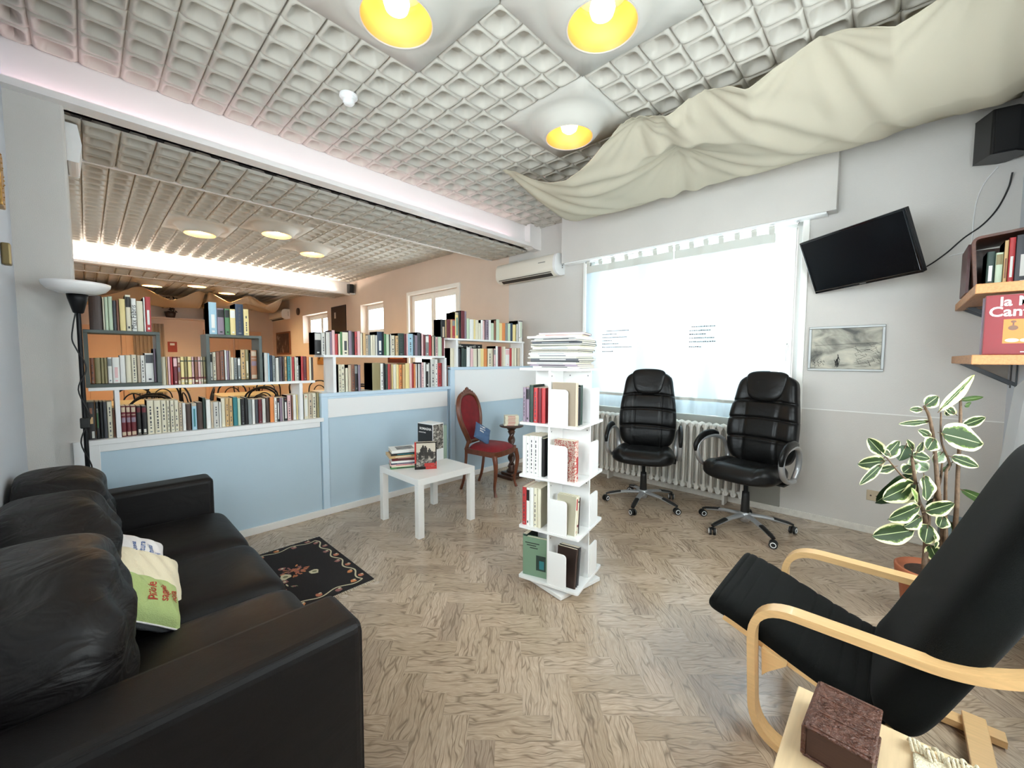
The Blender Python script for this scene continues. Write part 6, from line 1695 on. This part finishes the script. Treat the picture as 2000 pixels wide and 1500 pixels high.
# ------------------------------------------------------------------ low wooden stool-table with leather book and lace cloth
t = thing('low_table', 'low pale wood table in the bottom right corner', 'table', (1.19, -0.09, 0))
m_ply = mat('pale_plywood', 'd8bd95', 0.45, noise=0.06, nscale=5, stretch=(1.5, 18, 18))
MB().box(-0.18, 0.165, -0.25, 0.255, 0.395, 0.42).build('table_top', m_ply, t, bevel=0.003)
for sx in (-0.15, 0.135):
    for sy in (-0.22, 0.225):
        MB().box(sx - 0.018, sx + 0.018, sy - 0.018, sy + 0.018, 0, 0.3945).build('leg', m_ply, t, bevel=0.002)
t = thing('leather_book', 'old brown tooled leather book lying on the low wooden table', 'book', (1.215, 0.055, 0.4205), R(-3))
m_lb = mat('tooled_leather', '583426', 0.45, noise=0.25, nscale=60, bump=0.9, bscale=110)
mb = MB().box(-0.105, 0.085, -0.062, 0.062, 0.0, 0.006).box(-0.105, 0.085, -0.062, 0.062, 0.069, 0.075)
def spf(u, v): a = R(90 + 180 * u); return (-0.105 + 0.19 * v, 0.060 - 0.010 * math.cos(a) * 1.0, 0.0375 + 0.0375 * math.sin(a))
mb.box(-0.105, 0.085, 0.056, 0.066, 0.003, 0.072)
mb.build('cover', m_lb, t, bevel=0.003)
MB().box(-0.100, 0.080, -0.058, 0.056, 0.0065, 0.0685).build('pages', mat('dark_page_edge', '4a2f24', 0.7, noise=0.2, nscale=200, stretch=(0.1, 0.1, 5)), t)
mb = MB()
for x in (-0.095, -0.035, 0.025, 0.075): mb.box(x - 0.0015, x + 0.0015, -0.056, 0.052, 0.075, 0.0765)
for y in (-0.054, 0.050): mb.box(-0.097, 0.077, y - 0.0015, y + 0.0015, 0.075, 0.0765)
rr = random.Random(12)
for k in range(90):
    x = rr.choice((-0.065, -0.005, 0.050)) + rr.uniform(-0.024, 0.024); y = rr.uniform(-0.048, 0.045); r_ = rr.uniform(0.004, 0.008)
    a0 = rr.uniform(0, 6)
    mb.tube([(x + r_ * math.cos(a0 + g) * (1 - g / 9), y + r_ * math.sin(a0 + g) * (1 - g / 9), 0.0755) for g in (0, 1, 2, 3, 4, 5)], 0.0009, 5)
mb.build('tooling', m_lb, t)
t = thing('lace_cloth', 'cream crocheted cloth with dark red flower on the low table', 'cloth', (1.17, -0.15, 0.4205))
m_lace = mat('cream_crochet', 'e6dabd', 0.9, bump=0.8, bscale=240)
def lf(u, v):
    x = -0.14 + 0.27 * u; y = -0.17 + 0.255 * v
    return (x, y, 0.004 + 0.004 * math.sin(x * 60) * math.sin(y * 55) + 0.003)
MB().grid(lf, 40, 40).build('cloth', m_lace, t, solid=0.003)
mb = MB(); rr = random.Random(3)
for k in range(34):
    x = 0.12 + rr.uniform(-0.004, 0.012) ; y = -0.165 + 0.25 * k / 33
    mb.tube(smooth_path([(x, y, 0.008), (x + 0.012, y + 0.006, 0.020 + rr.uniform(0, 0.01)), (x + 0.028, y + rr.uniform(-0.004, 0.012), 0.012), (x + 0.038, y + 0.008, 0.004)], 3), [0.0035] * 9 + [0.002], 6)
mb.build('fringe', m_lace, t)
mb = MB()
for (fx_, fy_) in ((0.03, -0.03), (-0.05, 0.03)):
    for k in range(7):
        a = 2 * PI * k / 7; mb.lathe([(0, 0.005), (0.008, 0.003), (0.010, 0)], c=(fx_ + 0.016 * math.cos(a), fy_ + 0.016 * math.sin(a), 0.012), n=8, mi=0)
    for k in range(9):
        a = 2 * PI * k / 9 + 0.2; mb.add([(fx_ + 0.024 * math.cos(a - 0.07), fy_ + 0.024 * math.sin(a - 0.07), 0.0135), (fx_ + 0.048 * math.cos(a), fy_ + 0.048 * math.sin(a), 0.0135), (fx_ + 0.024 * math.cos(a + 0.07), fy_ + 0.024 * math.sin(a + 0.07), 0.0135)], [(0, 1, 2)], 1)
mb.build('embroidery', [mat('dark_red_thread', '6b1f26', 0.8), mat('brown_thread', '4d3a2c', 0.8)], t)

# ------------------------------------------------------------------ potted rubber plant
t = thing('potted_plant', 'variegated rubber plant in a terracotta pot behind the armchair', 'plant', (2.90, -0.17, 0))
off = Matrix.Translation((-2.90, 0.17, 0))
MB().lathe([(0.0, 0.0), (0.095, 0.0), (0.10, 0.01), (0.125, 0.235), (0.138, 0.24), (0.142, 0.285), (0.132, 0.29), (0.125, 0.27), (0.0, 0.262)], n=36).build('pot', mat('terracotta', 'a8603f', 0.6, noise=0.1, nscale=10), t)
MB().lathe([(0.0, 0.272), (0.122, 0.268)], n=24).build('soil', mat('dark_soil', '3b2a20', 0.95, noise=0.4, nscale=60), t)
m_stem = mat('plant_stem', '5d4632', 0.7, noise=0.3, nscale=40, bump=0.5, bscale=60)
for pts, r_ in STEMS:
    mb = MB(); mb.T = off
    P = smooth_path(pts, 6); n = len(P)
    if r_ > 0.007:
        P[0] = Vector((2.90 + (P[0].x - 2.90) * 0.5, -0.17 + (P[0].y + 0.17) * 0.5, 0.26))
    mb.tube(P, [r_ * (1 - 0.55 * k / (n - 1)) for k in range(n)], 10); mb.build('stem', m_stem, t)
def leaf_mat(name, deep, mid, edge, amount):
    m = bpy.data.materials.new(name); m.use_nodes = True; nt = m.node_tree; b = nt.nodes['Principled BSDF']; N = nt.nodes.new; L = nt.links.new
    uv = N('ShaderNodeUVMap'); uv.uv_map = 'leaf'; sx = N('ShaderNodeSeparateXYZ'); L(uv.outputs[0], sx.inputs[0])
    # |x| distance to midrib plus noise -> cream margin
    ab = N('ShaderNodeMath'); ab.operation = 'ABSOLUTE'; L(sx.outputs['X'], ab.inputs[0])
    no = N('ShaderNodeTexNoise'); no.inputs['Scale'].default_value = 3.2; no.inputs['Detail'].default_value = 3; L(uv.outputs[0], no.inputs['Vector'])
    ad = N('ShaderNodeMath'); ad.operation = 'MULTIPLY_ADD'; ad.inputs[1].default_value = 0.55; L(no.outputs['Fac'], ad.inputs[0]); L(ab.outputs[0], ad.inputs[2])
    r = N('ShaderNodeValToRGB'); r.color_ramp.interpolation = 'LINEAR'; cr = r.color_ramp
    cr.elements[0].position = amount; cr.elements[0].color = (*lin(deep), 1); cr.elements[1].position = amount + 0.16; cr.elements[1].color = (*lin(edge), 1)
    e = cr.elements.new(amount + 0.05); e.color = (*lin(mid), 1); e = cr.elements.new(amount + 0.12); e.color = (*lin(mid), 1)
    L(ad.outputs[0], r.inputs[0])
    # pale midrib
    r2 = N('ShaderNodeValToRGB'); r2.color_ramp.elements[0].position = 0.015; r2.color_ramp.elements[0].color = (1, 1, 1, 1); r2.color_ramp.elements[1].position = 0.04; r2.color_ramp.elements[1].color = (0, 0, 0, 1); L(ab.outputs[0], r2.inputs[0])
    mx = N('ShaderNodeMix'); mx.data_type = 'RGBA'; L(r2.outputs[0], mx.inputs[0]); L(r.outputs[0], mx.inputs[6]); mx.inputs[7].default_value = (*lin('b9c28e'), 1)
    L(mx.outputs[2], b.inputs['Base Color']); b.inputs['Roughness'].default_value = 0.5; b.inputs['Specular IOR Level'].default_value = 0.25
    b.inputs['Transmission Weight'].default_value = 0.0
    return m
LM = {'': leaf_mat('variegated_leaf', '27371a', '55672f', 'd9d2a0', 0.87), 'f': leaf_mat('half_yellow_leaf', '2a3d22', 'b9c26c', 'dfe292', 0.50), 'g': leaf_mat('green_leaf', '34481f', '4d602c', '6d7d42', 1.3),
      'd': leaf_mat('dark_leaf', '22331a', '3d5228', 'd5d098', 1.0), 'w': leaf_mat('greyish_leaf', '6e7f62', '8d9c7e', 'dcdcbc', 0.85), 'q': leaf_mat('young_leaf', '7c9350', 'a2b468', 'dfe3a4', 0.8)}
lr = random.Random(17)
vw = Vector((math.cos(YAW), math.sin(YAW), 0))
for (A, B, W, kd) in LEAVES:
    W *= 1.18; A, B = Vector(A), Vector(B); d = B - A; L_ = d.length; d.normalize()
    side = d.cross(vw)
    if side.length < 0.1: side = Vector((0, 0, 1)).cross(d)
    side.normalize(); roll = lr.uniform(-0.45, 0.45)
    side = (side * math.cos(roll) + vw * math.sin(roll)).normalized(); nn = side.cross(d).normalized()
    if nn.dot(vw) > 0: nn = -nn
    nu, nv = 8, 14
    def lf(u, v):
        s_ = 2 * u - 1
        w_ = W / 2 * (math.sin(PI * v ** 0.85) ** 0.62) if 0 < v < 1 else 0.0
        p = A + d * (L_ * v) + side * (w_ * s_) + nn * (-(abs(s_) ** 1.4) * -0.10 * W - 0.10 * L_ * (v - 0.5) ** 2 + 0.05 * W * math.sin(v * 9 + s_ * 3) * abs(s_))
        return (p.x, p.y, p.z)
    mb = MB(); mb.T = off; mb.grid(lf, nu, nv)
    o = mb.build('leaf', LM[kd], t)
    me = o.data; uvl = me.uv_layers.new(name='leaf')
    ox, oy = 0.0, lr.uniform(0, 20)
    for i, l in enumerate(me.loops):
        vi = l.vertex_index; uvl.data[i].uv = (2 * (vi % (nu + 1)) / nu - 1, (vi // (nu + 1)) / nv * 2.2 + 0.0)
    # the small stalk
    if L_ > 0.05:
        mb = MB(); mb.T = off; mb.tube([A - d * 0.012, A + d * 0.02], 0.002, 6); mb.build('leaf_stalk', m_stem, o)
# box behind the plant, wall socket
t = thing('storage_box', 'low dark teal box in the corner behind the plant', 'box', (3.45, -0.36, 0), 0)
MB().box(-0.33, 0.30, -0.145, 0.13, 0, 0.34).build('body', mat('teal_board', '33474c', 0.5), t, bevel=0.006)
MB().box(-0.335, 0.305, -0.148, 0.135, 0.3405, 0.36).build('lid', mat('slate_lid', '66757a', 0.5), t, bevel=0.005)
t = thing('wall_socket', 'beige wall socket low on the window wall behind the plant', 'socket', (WX, 0.075, 0.30))
MB().box(-0.012, -0.001, -0.06, 0.06, -0.04, 0.04).build('plate', mat('beige_plastic', 'b8a68c', 0.45), t, bevel=0.003)
mb = MB()
for y in (-0.035, 0, 0.035): mb.cyl((-0.0125, y, 0), (-0.0135, y, 0), 0.006, n=10)
mb.build('sockets', bmat('d'), t)

# ------------------------------------------------------------------ the room beyond: tables and bent metal chairs
m_tt = mat('pale_yellow_table', 'd9bd84', 0.35)
m_leg = mat('black_metal', '1a1a1c', 0.4, 0.6)
def cafe_table(x, y, label):
    t = thing('cafe_table', label, 'table', (x, y, 0), 0, 'tables in the far room')
    MB().prism(rrect(0.8, 0.8, 0.05, 4), 'z', 0.73, 0.755).build('table_top', m_tt, t)
    MB().cyl((0, 0, 0.02), (0, 0, 0.7295), 0.03, n=12).build('column', m_leg, t)
    MB().cbox((0, 0, 0.012), (0.55, 0.06, 0.022)).cbox((0, 0, 0.036), (0.06, 0.55, 0.022)).build('foot', m_leg, t)
    return t
def loop_chair(proto=[None]):
    t = thing('cafe_chair', 'x', 'chair', (0, 0, 0), 0, 'black loop-back chairs in the far room')
    MB().lathe([(0.0, 0.46), (0.19, 0.458), (0.205, 0.448), (0.2, 0.435), (0.0, 0.43)], n=28).build('seat', bmat('k'), t)
    MB().tube(smooth_path([(-0.19, 0.17, 0.44), (-0.215, 0.22, 0.62), (-0.19, 0.25, 0.80), (-0.10, 0.27, 0.885), (0.0, 0.275, 0.905), (0.10, 0.27, 0.885), (0.19, 0.25, 0.80), (0.215, 0.22, 0.62), (0.19, 0.17, 0.44)], 5), 0.0125, 10).build('back_loop', m_leg, t)
    MB().tube(smooth_path([(-0.10, 0.18, 0.44), (-0.12, 0.23, 0.62), (-0.09, 0.255, 0.76), (0.0, 0.265, 0.815), (0.09, 0.255, 0.76), (0.12, 0.23, 0.62), (0.10, 0.18, 0.44)], 5), 0.009, 8).build('inner_loop', m_leg, t)
    for sx in (-1, 1):
        MB().tube([(sx * 0.15, -0.14, 0.44), (sx * 0.18, -0.18, 0.0)], 0.0115, 8).build('leg', m_leg, t)
        MB().tube([(sx * 0.16, 0.15, 0.44), (sx * 0.19, 0.24, 0.0)], 0.0115, 8).build('leg', m_leg, t)
    return t
tabs = [(0.55, 5.3), (1.75, 5.9), (2.95, 5.3), (0.45, 7.3), (1.8, 7.8), (3.2, 7.4), (0.9, 9.8), (2.6, 10.2)]
names = ['nearest table at the left', 'second nearest table, in the middle', 'nearest table at the right', 'left table of the second row', 'middle table of the second row', 'right table of the second row', 'left table of the farthest row', 'right table of the farthest row']
for (x, y), nm in zip(tabs, names): cafe_table(x, y, 'yellowish square cafe table, the %s beyond the shelves' % nm)
proto = loop_chair(); first = True; k = 0
pos = ['on its near side', 'on its far side', 'on its left side', 'on its right side']
for ti, ((x, y), nm) in enumerate(zip(tabs, names)):
    for q, (dx, dy, a) in enumerate(((0.03, -0.55, 180), (-0.05, 0.55, 0), (-0.55, 0.02, 90), (0.55, -0.03, -90))):
        if (ti >= 6 and q > 1) or (ti == 4 and q == 3) or (ti == 1 and q == 2): continue
        if x + dx < -0.2: continue
        o = proto if first else copy_tree(proto); first = False
        r_ = math.sin(ti * 7 + q * 3) * 14
        o.location = (x + dx, y + dy, 0); o.rotation_euler = (0, 0, R(a + r_ + 0)); k += 1
        o['label'] = 'black loop-back chair at the %s, %s' % (nm, pos[q])
# far wall shelf with plant pot and speaker, red notice, picture frames
def on_back(x0, x1, z0, z1, d, name, m_, label, cat, **kw):
    o = MB().box(x0, x1, BY - d, BY - 0.001, z0, z1).build(name, m_, bevel=0.003); return tag(o, label, cat, **kw)
ws = thing('wall_shelf', 'long pale shelf high on the far wall', 'shelf', (1.75, BY, 2.42))
MB().box(-0.95, 1.35, -0.28, -0.001, -0.03, 0.0).build('board', m_peach, ws, bevel=0.003)
t = thing('potted_flower', 'dark leafy potted flower on the far wall shelf', 'plant', (1.62, BY - 0.15, 2.4205))
MB().lathe([(0.0, 0), (0.09, 0), (0.13, 0.16), (0.0, 0.15)], n=16).build('pot', bmat('d'), t)
rr = random.Random(14); mb = MB()
for k in range(60):
    a = rr.uniform(0, 6.3); q = rr.uniform(0.02, 0.26); z_ = rr.uniform(0.15, 0.55); s_ = rr.uniform(0.03, 0.06)
    c = Vector((q * math.cos(a) * (0.4 + z_), q * math.sin(a) * 0.5, z_)); u_ = Vector((rr.uniform(-1, 1), rr.uniform(-1, 1), rr.uniform(-1, 1))).normalized() * s_; v_ = u_.orthogonal().normalized() * s_ * 0.6
    mb.add([c - u_, c + v_, c + u_, c - v_], [(0, 1, 2, 3)])
mb.build('foliage', mat('dark_foliage', '3a2f2a', 0.7), t)
t = thing('shelf_speaker', 'small dark speaker box on the far wall shelf', 'speaker', (2.53, BY - 0.15, 2.4205)); MB().box(-0.17, 0.17, -0.1, 0.1, 0, 0.36).build('body', bmat('k'), t, bevel=0.02)
o = on_back(1.55, 1.75, 1.50, 1.78, 0.012, 'notice', mat('red_notice', '9c3a2a', 0.5), 'small red notice on the far wall beneath the shelf', 'sign')
MB().box(1.60, 1.70, BY - 0.0125, BY - 0.012, 1.68, 1.74).build('pictogram', m_white, o)
t = thing('picture_frame', 'dark framed painting on the far end of the window wall', 'picture', (WX, 13.5, 1.79))
MB().box(-0.03, -0.001, -0.62, 0.62, -0.34, 0.34).build('frame', mat('gilt_brown', '7b4a2c', 0.4), t, bevel=0.01)
MB().box(-0.034, -0.0305, -0.55, 0.55, -0.29, 0.29).build('painting', art('dark_still_life', [(0.3, '1e1616'), (0.55, '4a3532'), (0.7, 'a59a94')], 4, 1.2, 6, (1, 1, 1)), t)
t = thing('picture_frame', 'small gilt framed picture on the window wall below window four', 'picture', (WX, 10.6, 1.42))
MB().box(-0.03, -0.001, -0.3, 0.3, -0.24, 0.24).build('frame', mat('gilt', 'a8783c', 0.4), t, bevel=0.01)
MB().box(-0.034, -0.0305, -0.2, 0.2, -0.15, 0.15).build('painting', art('brown_picture', [(0.35, '3b2416'), (0.6, 'b58a40')], 5, 1, 3), t)
t = thing('poster', 'tall black poster hanging on the window wall by the lit beam', 'poster', (WX, 9.6, 2.15))
MB().box(-0.012, -0.001, -0.40, 0.40, -0.42, 0.42).build('panel', mat('black_poster', '151217', 0.5), t)
MB().box(-0.0135, -0.0121, 0.14, 0.22, 0.14, 0.28).box(-0.0135, -0.0121, -0.16, -0.05, -0.36, -0.2).build('printed_mark', bmat('s'), t)
o = MB().lathe([(0.0, 0.0), (0.1, 0.0), (0.1, 0.03), (0.08, 0.04), (0.0, 0.04)], n=24).build('wall_clock', bmat('d')); o.location = (WX - 0.001, 12.2, 2.64); o.rotation_euler = (0, R(-90), 0)
tag(o, 'small round brown clock high on the window wall, far end', 'clock')
t = thing('picture_frame', 'small red brown framed picture under window two', 'picture', (WX, 7.0, 1.36))
MB().box(-0.03, -0.001, -0.33, 0.33, -0.10, 0.12).build('frame', mat('dark_red_frame', '5a211a', 0.4), t, bevel=0.006)
MB().box(-0.034, -0.0305, -0.24, 0.24, -0.02, 0.06).build('print', bmat('o'), t)
# grey curtain strip and cupboard on the far wall
def cf(u, v): return (0.86 + 0.62 * u, BY - 0.10 + 0.03 * math.sin(u * 50), 0.05 + 2.2 * v)
o = MB().grid(cf, 60, 4).build('door_curtain', mat('grey_beige_curtain', 'a8998a', 0.8)); tag(o, 'grey beige curtain hanging in front of the far wall', 'curtain')
